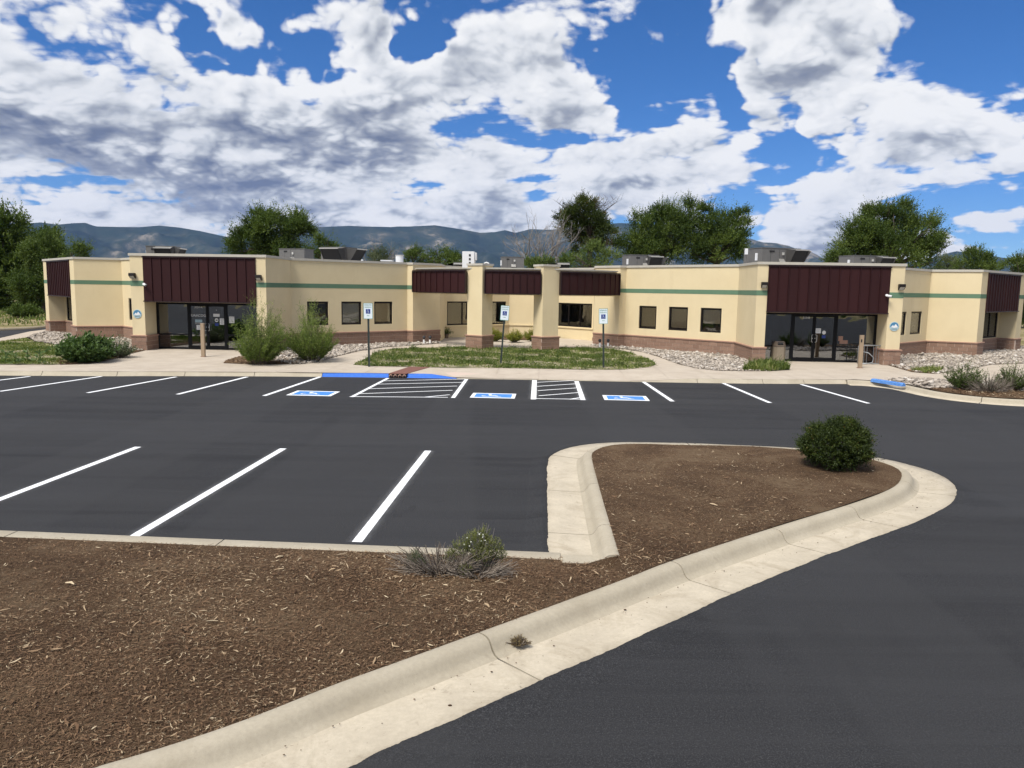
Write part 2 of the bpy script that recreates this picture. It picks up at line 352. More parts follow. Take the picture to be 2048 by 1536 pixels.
m=MT['curb_blue']=mat('curb_blue',(.025,.14,.56),.6); nb=NB(m); nb.col(nb.mix(nb.ramp(nb.noise(14,5,.7),[(.4,0.0),(.7,.5)]),(.018,.115,.52),(.05,.20,.60)))
m=MT['stop_blue']=mat('stop_blue',(.06,.21,.55),.7); nb=NB(m); nb.col(nb.mix(nb.ramp(nb.noise(14,5,.7),[(.4,0.0),(.65,.9)]),(.045,.18,.52),(.15,.30,.58))); nb.bump(nb.noise(30,4),.5,.01)
m=MT['rust_plate']=mat('rust_plate',(.16,.065,.045),.8); nb=NB(m); nb.col(nb.mix(nb.noise(12,5,.7),(.12,.048,.035),(.22,.095,.065))); nb.bump(nb.noise(80,2),.5,.004)
# road paint, crisp in the middle with thin overspray and a soft glow halo painted in beside it
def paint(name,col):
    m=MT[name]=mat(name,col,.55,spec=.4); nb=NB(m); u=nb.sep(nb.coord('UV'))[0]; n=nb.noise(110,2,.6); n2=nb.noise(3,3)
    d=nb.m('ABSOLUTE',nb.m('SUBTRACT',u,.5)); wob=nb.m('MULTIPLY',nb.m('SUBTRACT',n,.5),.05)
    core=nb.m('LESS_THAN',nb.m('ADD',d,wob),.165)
    spray_glow=nb.m('MULTIPLY',nb.m('POWER',nb.m('SUBTRACT',1.0,nb.m('MULTIPLY',d,2.0),clamp=True),2.2),nb.m('MULTIPLY',nb.ramp(n,[(.35,0.0),(.75,1.0)]),.75))
    spray_glow=nb.m('MULTIPLY',spray_glow,nb.ramp(n2,[(.3,.35),(.7,1.0)]))
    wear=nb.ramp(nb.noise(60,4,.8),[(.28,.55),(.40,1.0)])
    nb.L.new(nb.m('MAXIMUM',nb.m('MULTIPLY',core,wear),spray_glow),nb.b.inputs['Alpha'])
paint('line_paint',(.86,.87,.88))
m=MT['symbol_white']=mat('symbol_white',(.85,.86,.87),.6); nb=NB(m); nb.L.new(nb.ramp(nb.noise(60,4,.8),[(.28,.6),(.40,1.0)]),nb.b.inputs['Alpha'])
MT['symbol_blue']=mat('symbol_blue',(.055,.23,.62),.6)
# ground covers
m=MT['mulch_soil']=mat('mulch_soil',(.06,.036,.022),.95,spec=.1); nb=NB(m); n=nb.noise(85,6,.82,dist=2.2); n2=nb.noise(.9,5,.65,dist=.5)
# splinters: cells of a drawn-out pattern, each turned its own way by a swirling warp
wn=nb.N.new('ShaderNodeTexNoise'); wn.inputs['Scale'].default_value=9; wn.inputs['Detail'].default_value=3; nb.L.new(nb.coord(),wn.inputs['Vector'])
def fibres(rot,thr):
    va=nb.N.new('ShaderNodeVectorMath'); va.operation='MULTIPLY_ADD'; nb.L.new(wn.outputs['Color'],va.inputs[0]); va.inputs[1].default_value=(.16,.16,0); nb.L.new(nb.coord(),va.inputs[2])
    mp=nb.N.new('ShaderNodeMapping'); mp.inputs['Rotation'].default_value=(0,0,rot); mp.inputs['Scale'].default_value=(52,210,40); nb.L.new(va.outputs[0],mp.inputs[0])
    v=nb.N.new('ShaderNodeTexVoronoi'); v.inputs['Scale'].default_value=1.0; nb.L.new(mp.outputs[0],v.inputs['Vector']); s_=nb.sep(v.outputs['Color'])
    return nb.m('MULTIPLY',nb.m('GREATER_THAN',s_[0],thr),nb.m('LESS_THAN',v.outputs['Distance'],.42)),s_[1]
c=nb.ramp(n,[(.30,(.042,.024,.014)),(.46,(.108,.065,.037)),(.60,(.168,.106,.061)),(.76,(.27,.185,.11))])
for rot,thr in ((.3,.78),(1.4,.80),(2.4,.82)):
    f_,g_=fibres(rot,thr); c=nb.mix(nb.m('MULTIPLY',f_,.85),c,nb.ramp(g_,[(0,(.11,.070,.042)),(.6,(.24,.165,.10)),(1.0,(.46,.36,.23))]))
c=nb.mix(nb.ramp(n2,[(.36,.45),(.50,0.0)]),c,(.050,.031,.020)); c=nb.mix(nb.ramp(n2,[(.50,0.0),(.66,.50)]),c,(.25,.18,.11)); nb.col(c); nb.bump(n,1.0,.03)
m=MT['mulch_chip']=mat('mulch_chip',(.1,.06,.04),.9,spec=.15); nb=NB(m); a=nb.attr()
c=nb.ramp(a,[(0.0,(.055,.031,.018)),(.40,(.140,.084,.048)),(.66,(.215,.138,.080)),(.84,(.28,.195,.118)),(.93,(.39,.29,.18)),(1.0,(.56,.46,.31))]); nb.col(c)
m=MT['river_stone']=mat('river_stone',(.4,.36,.32),.8,spec=.3); nb=NB(m); a=nb.attr(); n=nb.noise(30,3,.6)
c=nb.ramp(a,[(0.0,(.13,.115,.10)),(.3,(.27,.235,.195)),(.6,(.40,.345,.285)),(.82,(.52,.46,.39)),(1.0,(.70,.66,.60))]); c=nb.mix(nb.ramp(n,[(.4,.25),(.7,0.0)]),c,(.17,.14,.115)); nb.col(c)
m=MT['rock_bed_soil']=mat('rock_bed_soil',(.20,.17,.135),.95); nb=NB(m); nb.col(nb.ramp(nb.noise(30,5,.7),[(.35,(.075,.06,.048)),(.6,(.21,.175,.14))])); nb.bump(nb.noise(25,4),.8,.03)
m=MT['lawn_soil']=mat('lawn_soil',(.2,.17,.1),.95); nb=NB(m); n=nb.noise(2.2,5,.65); n2=nb.noise(40,4,.7)
c=nb.ramp(n,[(.38,(.12,.13,.05)),(.47,(.20,.18,.09)),(.55,(.42,.35,.24)),(.75,(.54,.47,.34))]); c=nb.mix(nb.ramp(n2,[(.35,.6),(.6,0.0)]),c,(.05,.055,.022)); nb.col(c); nb.bump(n2,.8,.03)
m=MT['field_grass']=mat('field_grass',(.2,.18,.08),.95,spec=.1); nb=NB(m); n=nb.noise(.09,6,.6,nb.coord('Object',(1,2.4,1))); n2=nb.noise(1.8,6,.75)
c=nb.ramp(n,[(.30,(.10,.12,.035)),(.42,(.20,.175,.075)),(.54,(.34,.27,.155)),(.75,(.40,.33,.20))]); c=nb.mix(nb.ramp(n2,[(.35,.55),(.6,0.0)]),c,(.055,.065,.022)); nb.col(c); nb.bump(n2,1.0,.15)
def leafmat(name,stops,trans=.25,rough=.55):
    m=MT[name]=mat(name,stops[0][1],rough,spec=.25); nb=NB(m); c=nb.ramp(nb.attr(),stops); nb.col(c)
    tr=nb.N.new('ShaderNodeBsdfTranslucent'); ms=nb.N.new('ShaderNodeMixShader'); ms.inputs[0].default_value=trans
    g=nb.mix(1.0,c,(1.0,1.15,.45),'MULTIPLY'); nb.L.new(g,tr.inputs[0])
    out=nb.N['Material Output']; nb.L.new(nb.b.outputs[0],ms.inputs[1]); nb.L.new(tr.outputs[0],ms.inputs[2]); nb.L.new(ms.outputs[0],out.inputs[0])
leafmat('leaf_dark',[(0,(.034,.058,.013)),(.5,(.070,.110,.021)),(1,(.155,.205,.042))])
leafmat('leaf_mid',[(0,(.045,.075,.016)),(.5,(.080,.120,.024)),(1,(.135,.180,.040))])
leafmat('leaf_light',[(0,(.060,.095,.022)),(.5,(.100,.145,.034)),(1,(.170,.210,.055))])
leafmat('leaf_grey',[(0,(.060,.080,.045)),(.5,(.105,.130,.070)),(1,(.190,.210,.120))])
leafmat('leaf_feather',[(0,(.065,.105,.018)),(.5,(.145,.20,.040)),(1,(.34,.38,.12))])
leafmat('leaf_olive',[(0,(.075,.085,.025)),(.5,(.15,.165,.045)),(1,(.33,.34,.12))])
leafmat('leaf_yellow',[(0,(.10,.13,.02)),(.5,(.22,.24,.035)),(1,(.38,.34,.08))])
leafmat('leaf_round',[(0,(.026,.040,.010)),(.5,(.050,.072,.014)),(.92,(.10,.125,.022)),(1,(.20,.09,.03))])
leafmat('leaf_broad',[(0,(.045,.085,.022)),(.5,(.080,.135,.040)),(1,(.150,.215,.085))])
leafmat('dry_twig',[(0,(.11,.085,.065)),(.5,(.23,.19,.155)),(1,(.40,.35,.29))],.05,.9)
leafmat('grass_blade',[(0,(.07,.11,.022)),(.40,(.15,.19,.042)),(.68,(.25,.26,.085)),(.85,(.42,.37,.18)),(1,(.56,.49,.29))])
leafmat('petal',[(0,(.75,.75,.68)),(1,(.85,.85,.78))],.2)
leafmat('tumble_dry',[(0,(.12,.085,.035)),(.5,(.24,.18,.08)),(1,(.42,.33,.16))],.1)
m=MT['bark']=mat('bark',(.07,.05,.038),.95); nb=NB(m); nb.col(nb.mix(nb.noise(12,4,.7),(.045,.033,.026),(.11,.085,.065)))
m=MT['dead_bark']=mat('dead_bark',(.20,.18,.165),.9)
# glass: tinted, mirror-like at a slant, the room dimly through it
def glass(name,tint,refl):
    m=MT[name]=mat(name,tint,.05); nb=NB(m); out=nb.N['Material Output']
    gl=nb.N.new('ShaderNodeBsdfGlossy'); gl.inputs['Roughness'].default_value=.01; gl.inputs[0].default_value=(.92,.95,1,1)
    tr=nb.N.new('ShaderNodeBsdfTransparent'); tr.inputs[0].default_value=(*tint,1)
    fr=nb.N.new('ShaderNodeFresnel'); fr.inputs[0].default_value=1.5
    ms=nb.N.new('ShaderNodeMixShader'); nb.L.new(nb.m('ADD',nb.m('MULTIPLY',fr.outputs[0],.9),refl,clamp=True),ms.inputs[0])
    bp=nb.N.new('ShaderNodeBump'); bp.inputs['Strength'].default_value=.02; bp.inputs['Distance'].default_value=.3; nb.L.new(nb.noise(.9,2),bp.inputs['Height']); nb.L.new(bp.outputs[0],gl.inputs['Normal'])
    nb.L.new(tr.outputs[0],ms.inputs[1]); nb.L.new(gl.outputs[0],ms.inputs[2]); nb.L.new(ms.outputs[0],out.inputs[0])
glass('glass',(.42,.44,.43),.20); glass('window_glass',(.90,.90,.87),.05)
m=MT['mountain']=mat('mountain',(.05,.07,.04),.95,spec=.05); nb=NB(m)
n1=nb.noise(.0016,8,.66,dist=.4); n2=nb.noise(.0045,7,.72); geo=nb.N.new('ShaderNodeNewGeometry')
c=nb.ramp(n1,[(.34,(.006,.011,.008)),(.47,(.017,.026,.016)),(.56,(.058,.062,.040)),(.64,(.23,.20,.155))]); c=nb.mix(nb.ramp(n2,[(.42,.85),(.60,0.0)]),c,(.022,.036,.022)); nb.col(c)
# ================================================================== GROUND
def stru(name,me,m=None): return tag(link(name,me,m),kind='structure')
# one sheet to the horizon, gently domed down far away so the plain passes under the mountains
rr=[0,15,30,45,60,80,110,160,250,500,1200,3000,8000,20000,40000]; V=[];F=[]
n=48
for i,r in enumerate(rr):
    for k in range(n):
        a=2*math.pi*k/n; V.append((math.cos(a)*r,math.sin(a)*r+20,-.06))
F=[(i*n+k,i*n+(k+1)%n,(i+1)*n+(k+1)%n,(i+1)*n+k) for i in range(len(rr)-1) for k in range(n)]
me=bpy.data.meshes.new('ground'); me.from_pydata(V,[],F); me.validate(); stru('ground',me,M('field_grass'))
TH=math.radians(-2.84); C0=Vector((-.27,34.15))
cth,sth=math.cos(TH),math.sin(TH)
def L2W(X,Y): return Vector((C0.x+cth*X-sth*Y, C0.y+sth*X+cth*Y))
def W2L(p): d=Vector(p[:2])-C0; return Vector((cth*d.x+sth*d.y,-sth*d.x+cth*d.y))
# asphalt: the lot, and the driveway that runs back past the left end
def slab(name,poly,z,m,step=None,zf=None):
    zf=zf or (lambda x,y:z)
    vs,fs=fill(poly,step or 6,zf); me=bpy.data.meshes.new(name); me.from_pydata(vs,[],fs); me.materials.append(M(m)); return me
frontcurb=[(-45,24.2),(-17.3,25.95),(-12.5,26.45),(-8.5,26.9),(-5.2,27.06),(-2.2,27.1),(1.5,27.08),(4.85,26.98),(8.4,27.0),(12.0,27.35)]
lot=[(-90,-40),(90,-40),(90,22.0),(40,22.0),(18,22.2),(14.6,22.5),(13.3,24),(12.9,27.45)]+[(x,y+.1) for x,y in reversed(frontcurb)]
drive_l=[at(0,661.5),at(93,655.5),(-34.5,60),(-37,75),(-31,75),(-30.2,53),at(93,658.6),at(58,663),at(0,675.5)]
dd=(drive_l[8]-drive_l[7]); e1=drive_l[8]+dd*1.6; dd2=(Vector(drive_l[0])-Vector(drive_l[1])); e2=Vector(drive_l[0])+dd2*1.5
lotpoly=lot+[(-90,24.2)]
lotobj0=stru('parking_lot',slab('parking_lot',[Vector(p[:2]) for p in lotpoly],0,'asphalt',8))
dl=[Vector(p[:2]) for p in drive_l]; dl2=[e1.to_2d(),Vector((-33,24.0)),Vector((-48,24.0)),e2.to_2d()]+[dl[i] for i in (0,1,2,3,4,5,6,7,8)]
stru('driveway',slab('driveway',dl2,.004,'asphalt',6,lambda x,y:.004))
# driveway on the far right, just glimpsed beyond the end of the building
stru('side_road',slab('side_road',[Vector((30.5,44)),Vector((60,40)),Vector((60,46)),Vector((30.5,51))],.004,'asphalt',6))
# far kerb of the driveway
def curb_path(pts,name,profile,mats,cuts,gap=.018,n=160,side=1,parent=None,jit=0,root=None,kindroot=True):
    """sweeps a kerb section along pts; profile = [(offset outward, z, material index of the strip that follows)]; cuts = positions 0..1 where joints fall"""
    P,Ltot=smooth_line(pts,n*4); s=np.linspace(0,Ltot,n*4)
    T=np.gradient(P,axis=0); T/=np.hypot(*T.T)[:,None]; Nn=np.stack([T[:,1],-T[:,0]],1)*side
    cuts=[0]+list(cuts)+[1]; outs=[]
    wob=np.cumsum(RS.normal(0,1,len(s))); wob-=np.convolve(wob,np.ones(61)/61,'same'); wob=wob/(abs(wob).max()+1e-6)
    for i in range(len(cuts)-1):
        a=cuts[i]*Ltot+(gap/2 if i>0 else 0); b=cuts[i+1]*Ltot-(gap/2 if i<len(cuts)-2 else 0)
        q=np.linspace(a,b,max(4,int((b-a)/(.07 if jit else .25)))); V=[]
        X=np.interp(q,s,P[:,0]); Y=np.interp(q,s,P[:,1]); NX=np.interp(q,s,Nn[:,0]); NY=np.interp(q,s,Nn[:,1]); W=np.interp(q,s,wob)
        m=len(profile)
        for j,(d,z,mi) in enumerate(profile):
            dd=d+(W+RS.uniform(-.6,.6,len(q)))*jit if (jit and j==m-2) else np.full(len(q),d)
            V.append(np.stack([X+NX*dd,Y+NY*dd,np.full(len(q),z)],1))
        V=np.concatenate(V); k=len(q); Fs=[];Mi=[]
        for j in range(m-1):
            for t in range(k-1):
                f=(j*k+t,(j+1)*k+t,(j+1)*k+t+1,j*k+t+1)
                Fs.append(f if side>0 else f[::-1]); Mi.append(profile[j][2])
        V=np.concatenate([V,V[[j*k for j in range(m)]],V[[j*k+k-1 for j in range(m)]]]); nn=m*k
        c0_=tuple(nn+j for j in range(m)); c1_=tuple(nn+m+j for j in range(m))
        Fs.append(c0_[::-1] if side>0 else c0_); Mi.append(0); Fs.append(c1_ if side>0 else c1_[::-1]); Mi.append(0)
        me=bpy.data.meshes.new(name); me.from_pydata([tuple(v) for v in V],[],Fs)
        for q_ in mats: me.materials.append(M(q_))
        me.polygons.foreach_set('material_index',Mi); me.polygons.foreach_set('use_smooth',[True]*(len(Fs)-2)+[False]*2)
        me.update(); outs.append(link(name,me,None,root))
    return outs,Ltot
def root_struct(name):
    r=empty(name); tag(r,kind='structure'); return r
island=root_struct('island_curb')
# kerb of the planted island: mulch edge traced from the near left, round the nose and back
mulch_main=[(-9.8,.62),(-6.2,2.55),(-2.61,4.53),(-1.23,5.69),(-.23,6.57),(1.18,7.83),(1.89,8.49),(3.45,9.77),(5.08,11.05),(6.05,11.93),(6.55,12.62),(6.82,13.25),(6.80,13.80),(6.5,14.36),(5.7,14.84),(4.14,15.10),(2.9,15.17),(2.25,15.08),(1.85,14.83),(1.60,14.41),(1.48,13.8),(1.37,11.36),(1.27,8.62)]
prof=[(-.02,-.05,0),(-.02,.130,0),(.0,.150,0),(.06,.153,0),(.11,.147,0),(.145,.128,0),(.170,.095,0),(.195,.050,0),(.225,.020,0),(.275,.006,1),(.55,.016,1),(.86,.026,1),(.86,-.05,0)]
Pm,Lm=smooth_line(mulch_main,640)
def cut_at(p):
    d=np.hypot(Pm[:,0]-p[0],Pm[:,1]-p[1]); return float(np.argmin(d))/639
cuts=[cut_at(p) for p in ((-7.8,1.6),(-4.2,3.6),(-.28,6.55),(1.86,8.46),(3.42,9.76),(4.86,10.85),(6.42,12.4),(6.6,14.2),(3.8,15.12),(1.56,14.3),(1.40,11.9),(1.32,9.75))]
curb_path(mulch_main,'curb_section',prof,['curb_concrete','gutter_concrete'],cuts,n=200,jit=.004,root=island)
rs=np.random.RandomState(14); V=[];Fq=[]
Tm=np.gradient(Pm,axis=0); Tm/=np.hypot(*Tm.T)[:,None]; Nm=np.stack([Tm[:,1],-Tm[:,0]],1); q=np.linspace(0,639,5200); 
wv=np.convolve(rs.normal(0,1,5200),np.ones(9)/9,'same')*.006+np.convolve(rs.normal(0,1,5200),np.ones(70)/70,'same')*.05
X=np.interp(q,range(640),Pm[:,0]);Y=np.interp(q,range(640),Pm[:,1]);NX=np.interp(q,range(640),Nm[:,0]);NY=np.interp(q,range(640),Nm[:,1])
for off,z in ((.80+wv,.020+0*wv),(.815+wv,.034+0*wv),(.93+0*wv,.030+0*wv),(1.12+0*wv,.0005+0*wv)): V.append(np.stack([X+NX*off,Y+NY*off,z],1))
V=np.concatenate(V); i=np.arange(5199)[:,None]; Fq=np.concatenate([np.array([[0,5200,5201,1]])+i+5200*k for k in range(3)])
link('asphalt_lip',np_mesh('asphalt_lip',V,Fq,M('asphalt')),None,lotobj0)
# flush ribbon kerb between the near stalls and the mulch
back=[(-24,10.75),(-12,9.95),(-6.36,9.52),(-3.0,9.27),(-.2,9.08),(.62,9.02)]
rib=[(-.27,-.05,0),(-.27,.030,0),(-.25,.034,0),(-.02,.034,0),(.0,.02,0),(.0,-.05,0)]
bk=root_struct('ribbon_curb')
curb_path(back,'curb_section',rib,['curb_concrete'],[.3,.55,.72,.83,.93],n=80,side=-1,root=bk)
mb=MB(); mb.box(.63,1.42,8.62,8.93,-.05,.036); mb.build('curb_section',M('curb_concrete'),bk)
# far kerb in front of the building; its middle drops flush for the ramp
fc=root_struct('sidewalk_curb')
def far_profile(x):  # height of the kerb top along the front
    if x<-2.9: return .14
    if x<-2.0: return .14-(x+2.9)/.9*.128
    if x<4.6: return .012
    if x<6.4: return .012+(x-4.6)/1.8*.128
    return .14
PF,LF=smooth_line(frontcurb,900)
def cf(x): return float(np.argmin(abs(PF[:,0]-x)))/899
fcuts=[at(px,749).x for px in (93,248,379,520)]+[-6.72,-4.40,-3.72,-1.95,-.3,1.2,2.9,4.2,6.55,8.9,10.4]
fcuts=[-38,-33,-28,-23.5,-20.2]+sorted(fcuts)
outs,_=curb_path(frontcurb,'curb_section',[(-.02,-.05,0),(-.02,.0,0),(.03,.0,0),(.06,.0,0),(.15,.14,0),(.17,.14,0),(.17,-.05,0)],['curb_concrete'],[cf(x) for x in fcuts],n=220,side=-1,root=fc)
blue=[]
for o in outs:
    vs=o.data.vertices; nb7=len(vs)-14; cx=sum(v.co.x for v in vs)/len(vs); k=nb7//7
    for i,v in enumerate(vs):
        j=i//k if i<nb7 else (i-nb7)%7; h=far_profile(v.co.x)
        v.co.z=(-.05,.010,.012,.018,h-.012,h,-.05)[j]
        if j==3: v.co.z=min(.018,h)
        if j==4: pass
    if -6.72<cx<-4.45 or -3.7<cx<-2.0:
        o.data.materials[0]=M('curb_blue'); o['label']='kerb length painted bright blue'
    if -4.40<cx<-3.72:
        bpy.data.objects.remove(o)
# face of the kerb stands near vertical
for o in fc.children: pass
# trench drain across the walk: rusty plate over a row of pipe mouths
dr=empty('trench_drain',(0,0,0)); tag(dr,'rusty steel plate drain crossing the walk between the two blue kerb lengths','drain')
mb=MB(); a0=Vector((-4.38,27.15)); a1=Vector((-3.74,27.16)); b0=Vector((-3.95,29.6)); b1=Vector((-3.15,29.55))
mb.add([(a0.x,a0.y-.06,.150),(a1.x,a1.y-.06,.150),(b1.x,b1.y,.155),(b0.x,b0.y,.155),(a0.x,a0.y-.06,.135),(a1.x,a1.y-.06,.135),(b1.x,b1.y,.14),(b0.x,b0.y,.14)],[(0,1,2,3),(7,6,5,4),(4,5,1,0),(5,6,2,1),(6,7,3,2),(7,4,0,3)])
mb.build('cover_plate',M('rust_plate'),dr)
mb=MB(); mb.box(-4.38,-3.74,27.12,27.3,-.04,.134); mb.build('channel_wall',M('dark_mesh'),dr)
for i in range(4):
    mb=MB(); mb.tube([(-4.30+.16*i,27.04,.058),(-4.30+.16*i,27.14,.058)],.062,10); mb.tube([(-4.30+.16*i,27.02,.058),(-4.30+.16*i,27.05,.058)],.040,10,1); mb.build('pipe_end',[M('cap_block'),M('dark_mesh')],dr,smooth=True)
# right-hand planting kerb with its gutter, and the driveway kerb on the left
pk=root_struct('planting_curb')
rc=[(11.98,27.40),(12.55,27.30),(13.05,26.85),(13.42,26.2),(13.52,25.2),(13.62,24.4),(13.95,23.65),(14.65,23.03),(15.6,22.78),(18,22.6),(24,22.5),(32,22.4),(45,22.2)]
curb_path(rc,'curb_section',[(-.02,-.05,0),(-.02,.13,0),(.0,.145,0),(.08,.147,0),(.12,.135,0),(.15,.09,0),(.17,.03,0),(.20,.008,1),(.50,.014,1),(.50,-.05,0)],['curb_concrete','gutter_concrete'],[.07,.145,.215,.30,.40,.5,.62,.75,.87],n=160,jit=.012,root=pk)
dk=root_struct('driveway_curb')
kp=[e2.to_2d(),dl[0],dl[1],Vector((-34.5,60)),Vector((-37,75))]
curb_path([tuple(p) for p in kp],'curb_section',[(-.15,-.05,0),(-.15,.14,0),(.0,.14,0),(.02,.0,0),(.02,-.05,0)],['curb_concrete'],[.2,.35,.5,.65,.8],n=60,side=1,root=dk)
# ------------------------------------------------------------------ beds and lawns (polygons on the level .13)
def Z13(l): return [at(x,y,.13).to_2d() for x,y in l]
lawn_oval=Z13([(706,730),(712,726),(728,721),(742,711),(757,704),(775,700),(823,697),(870,695.5),(932,695),(1010,696),(1064,697.5),(1120,697),(1170,696.5),(1205,697.5),(1235,701),(1262,707),(1290,716),(1309,726),(1311,730),(1301,735),(1248,740),(1190,740.5),(1116,739),(1011,737),(905,736.5),(816,734.5),(740,733)])
lawn_left=Z13([(-260,676),(0,682.5),(52,675.5),(70,684),(110,690),(170,699),(225,708),(240,713),(228,719),(184,727),(105,730.5),(0,730),(-260,727)])
mulch_left=Z13([(170,698),(262,700),(290,701.6),(262,708),(224,719.6),(205,724),(184,727.3),(150,729.5),(120,730.3),(112,722),(135,708)])
rocks_left=Z13([(55,673),(93,663),(150,668),(250,672),(290,690),(285,702),(262,702),(225,707),(170,698),(110,689),(70,683)])
mulch_bush=Z13([(447,727),(452,722),(470,716),(520,706),(585,703),(600,716),(610,724),(590,729),(555,729.5),(500,729.5)])
rocks_mid=Z13([(505,706),(560,690),(670,686),(816,682),(878,682),(882,687),(849,690),(770,695),(717,703),(675,713),(649,721),(618,727),(600,729),(575,728),(545,722)])
rocks_right=Z13([(1180,690),(1235,690),(1330,696),(1400,702),(1468,709),(1500,724),(1533,726),(1560,731),(1579,739),(1540,743),(1487,743),(1437,742),(1397,738),(1360,730),(1318,714.5),(1286,705),(1250,699),(1213,696)])
rocks_end=Z13([(1800,706),(1850,700),(1950,705),(2040,695),(2140,690),(2150,722),(2048,727.5),(1982,730),(1914,744),(1872,748),(1824,744.5),(1779,731.5),(1785,728)])
mulch_end=Z13([(1770,729.5),(1805,729),(1850,745),(1872,748.5),(1824,745),(1779,732)])
rocks_curb=[at(1775,760,.13).to_2d(),at(1820,758,.13).to_2d(),at(1914,764,.13).to_2d(),at(1990,765,.13).to_2d(),at(2048,764,.13).to_2d(),Vector((30,28)),Vector((30,25.5)),at(2048,783,.13).to_2d(),at(1890,777,.13).to_2d(),Vector((13.75,25.2)),Vector((13.55,26.2)),Vector((13.1,27.0))]
mulch_curb=[Vector((13.75,25.2)),at(1890,777,.13).to_2d(),at(2048,783,.13).to_2d(),Vector((30,25.5)),Vector((30,22.6)),Vector((18,22.75)),Vector((15.6,22.92)),Vector((14.75,23.15)),Vector((14.08,23.75)),Vector((13.75,24.45))]
planter=[L2W(*p) for p in ((-2.2,13.4),(-.9,11.9),(.9,11.9),(2.2,13.4),(1.2,15.4),(.5,16.2),(-.5,16.2),(-1.2,15.4))]
grass_patch=Z13([(1486,742.5),(1495,736),(1515,731),(1540,731),(1565,735),(1579,740.5),(1540,743.2)])
ctr=Vector((-3,32))
def bumpz(base,amp,s):
    ph=RS.uniform(0,6,4)
    return lambda x,y: base+amp*(math.sin(x*s+ph[0])*math.sin(y*s*1.3+ph[1])+.5*math.sin(x*s*2.7+ph[2])*math.sin(y*s*3.1+ph[3]))
Z_LAWN=bumpz(.152,.008,1.1); Z_ROCK=bumpz(.146,.005,2.2); Z_MULCH=bumpz(.15,.006,3)
def bed(name,poly,zf,m,step,kind='structure'):
    vs,fs=fill(poly,step,zf); me=bpy.data.meshes.new(name); me.from_pydata(vs,[],fs); me.materials.append(M(m)); me.polygons.foreach_set('use_smooth',[True]*len(fs))
    return tag(link(name,me),kind=kind)
beds=[('lawn_bed',lawn_oval,Z_LAWN,'lawn_soil'),('lawn_bed',lawn_left,Z_LAWN,'lawn_soil'),('mulch_bed',mulch_left,bumpz(.158,.005,3),'mulch_soil'),('rock_bed',rocks_left,Z_ROCK,'rock_bed_soil'),('mulch_bed',mulch_bush,bumpz(.156,.006,3),'mulch_soil'),('rock_bed',rocks_mid,Z_ROCK,'rock_bed_soil'),('rock_bed',rocks_right,Z_ROCK,'rock_bed_soil'),('rock_bed',rocks_end,Z_ROCK,'rock_bed_soil'),('mulch_bed',mulch_end,bumpz(.16,.005,3),'mulch_soil'),('rock_bed',rocks_curb,bumpz(.136,.004,2),'rock_bed_soil'),('mulch_bed',mulch_curb,bumpz(.142,.008,3),'mulch_soil'),('planter_bed',planter,bumpz(.17,.01,3),'mulch_soil'),('lawn_bed',grass_patch,bumpz(.17,.006,3),'lawn_soil')]
for nm,pl,zf,mm in beds: bed(nm,pl,zf,mm,.35)
# foreground mulch: level with the kerb along the drive, falling to the ribbon kerb behind the stalls
def back_y(x): return float(np.interp(x,[-24,-12,-6.36,-3,-.2,.63,1.3],[10.48,9.68,9.25,9.0,8.81,8.74,8.70]))
def mulch_z(x,y):
    by=back_y(x)
    k=min(1,max(0,(by-y)/1.1)) if x<1.25 and y<by+.05 else (1.0)
    if x<1.25: k=max(k,min(1,max(0,(x-.9)/.35))*(1 if y>8.6 else k))
    k=k*k*(3-2*k)
    return .036+.104*k+.010*math.sin(x*2.3)*math.sin(y*1.9+1)*k+.05*math.exp(-((x-3.9)**2+(y-12.6)**2)/6)
mulch_poly=[Vector(p) for p in mulch_main[:-1]]+[Vector((1.26,8.62)),Vector((1.2,8.63)),Vector((.62,8.64)),Vector((.6,8.75)),Vector((-.2,8.82)),Vector((-3,9.01)),Vector((-6.36,9.26)),Vector((-12,9.69)),Vector((-16,9.95)),Vector((-16,-2))]
pm_,_l=smooth_line(mulch_main,120); mulch_poly=[Vector(tuple(p)) for p in pm_]+mulch_poly[len(mulch_main)-1:]
bed('mulch_bed',mulch_poly,mulch_z,'mulch_soil',.22)
# ------------------------------------------------------------------ pavement slabs
walk_poly=[(x,y+.15) for x,y in frontcurb if x>-25]
walk_poly=[(-30,25.45)]+walk_poly+[(12.35,27.62),(13.1,27.3),(16.0,27.6),(24,28.5),(30,29),(30,37),(23.8,36.2),(18.5,33),(17.4,35.5),(17.2,37),(11,37),(9,36),(8,40),(4.9,47),(0,51),(-4.5,48),(-5,42),(-9,37),(-11,37),(-17,37),(-17.3,33),(-22,31),(-30,30)]
def walkz(x,y):
    yy=float(np.interp(x,PF[:,0],PF[:,1]))+.15; k=min(1,max(0,(y-yy)/1.7)); k=k*k*(3-2*k); h=far_profile(x)
    return h+(.14-h)*k if y>yy-.3 else h
def clip(poly,nx,ny,c):  # keep nx*x+ny*y<=c
    out=[]
    for i in range(len(poly)):
        a,b=poly[i],poly[(i+1)%len(poly)]; da=nx*a[0]+ny*a[1]-c; db=nx*b[0]+ny*b[1]-c
        if da<=0: out.append(a)
        if (da<0<db) or (db<0<da): t=da/(da-db); out.append((a[0]+(b[0]-a[0])*t,a[1]+(b[1]-a[1])*t))
    return out
sw=root_struct('sidewalk')
vs,fs=fill([Vector(p) for p in walk_poly],3,lambda x,y:walkz(x,y)-.03 if far_profile(x)>.1 else walkz(x,y)-.02); me=bpy.data.meshes.new('sub_base'); me.from_pydata(vs,[],fs); me.materials.append(M('mortar')); link('sub_base',me,None,sw)
ct_,st_=math.cos(math.radians(-2.0)),math.sin(math.radians(-2.0)); SX,SY=1.55,1.62
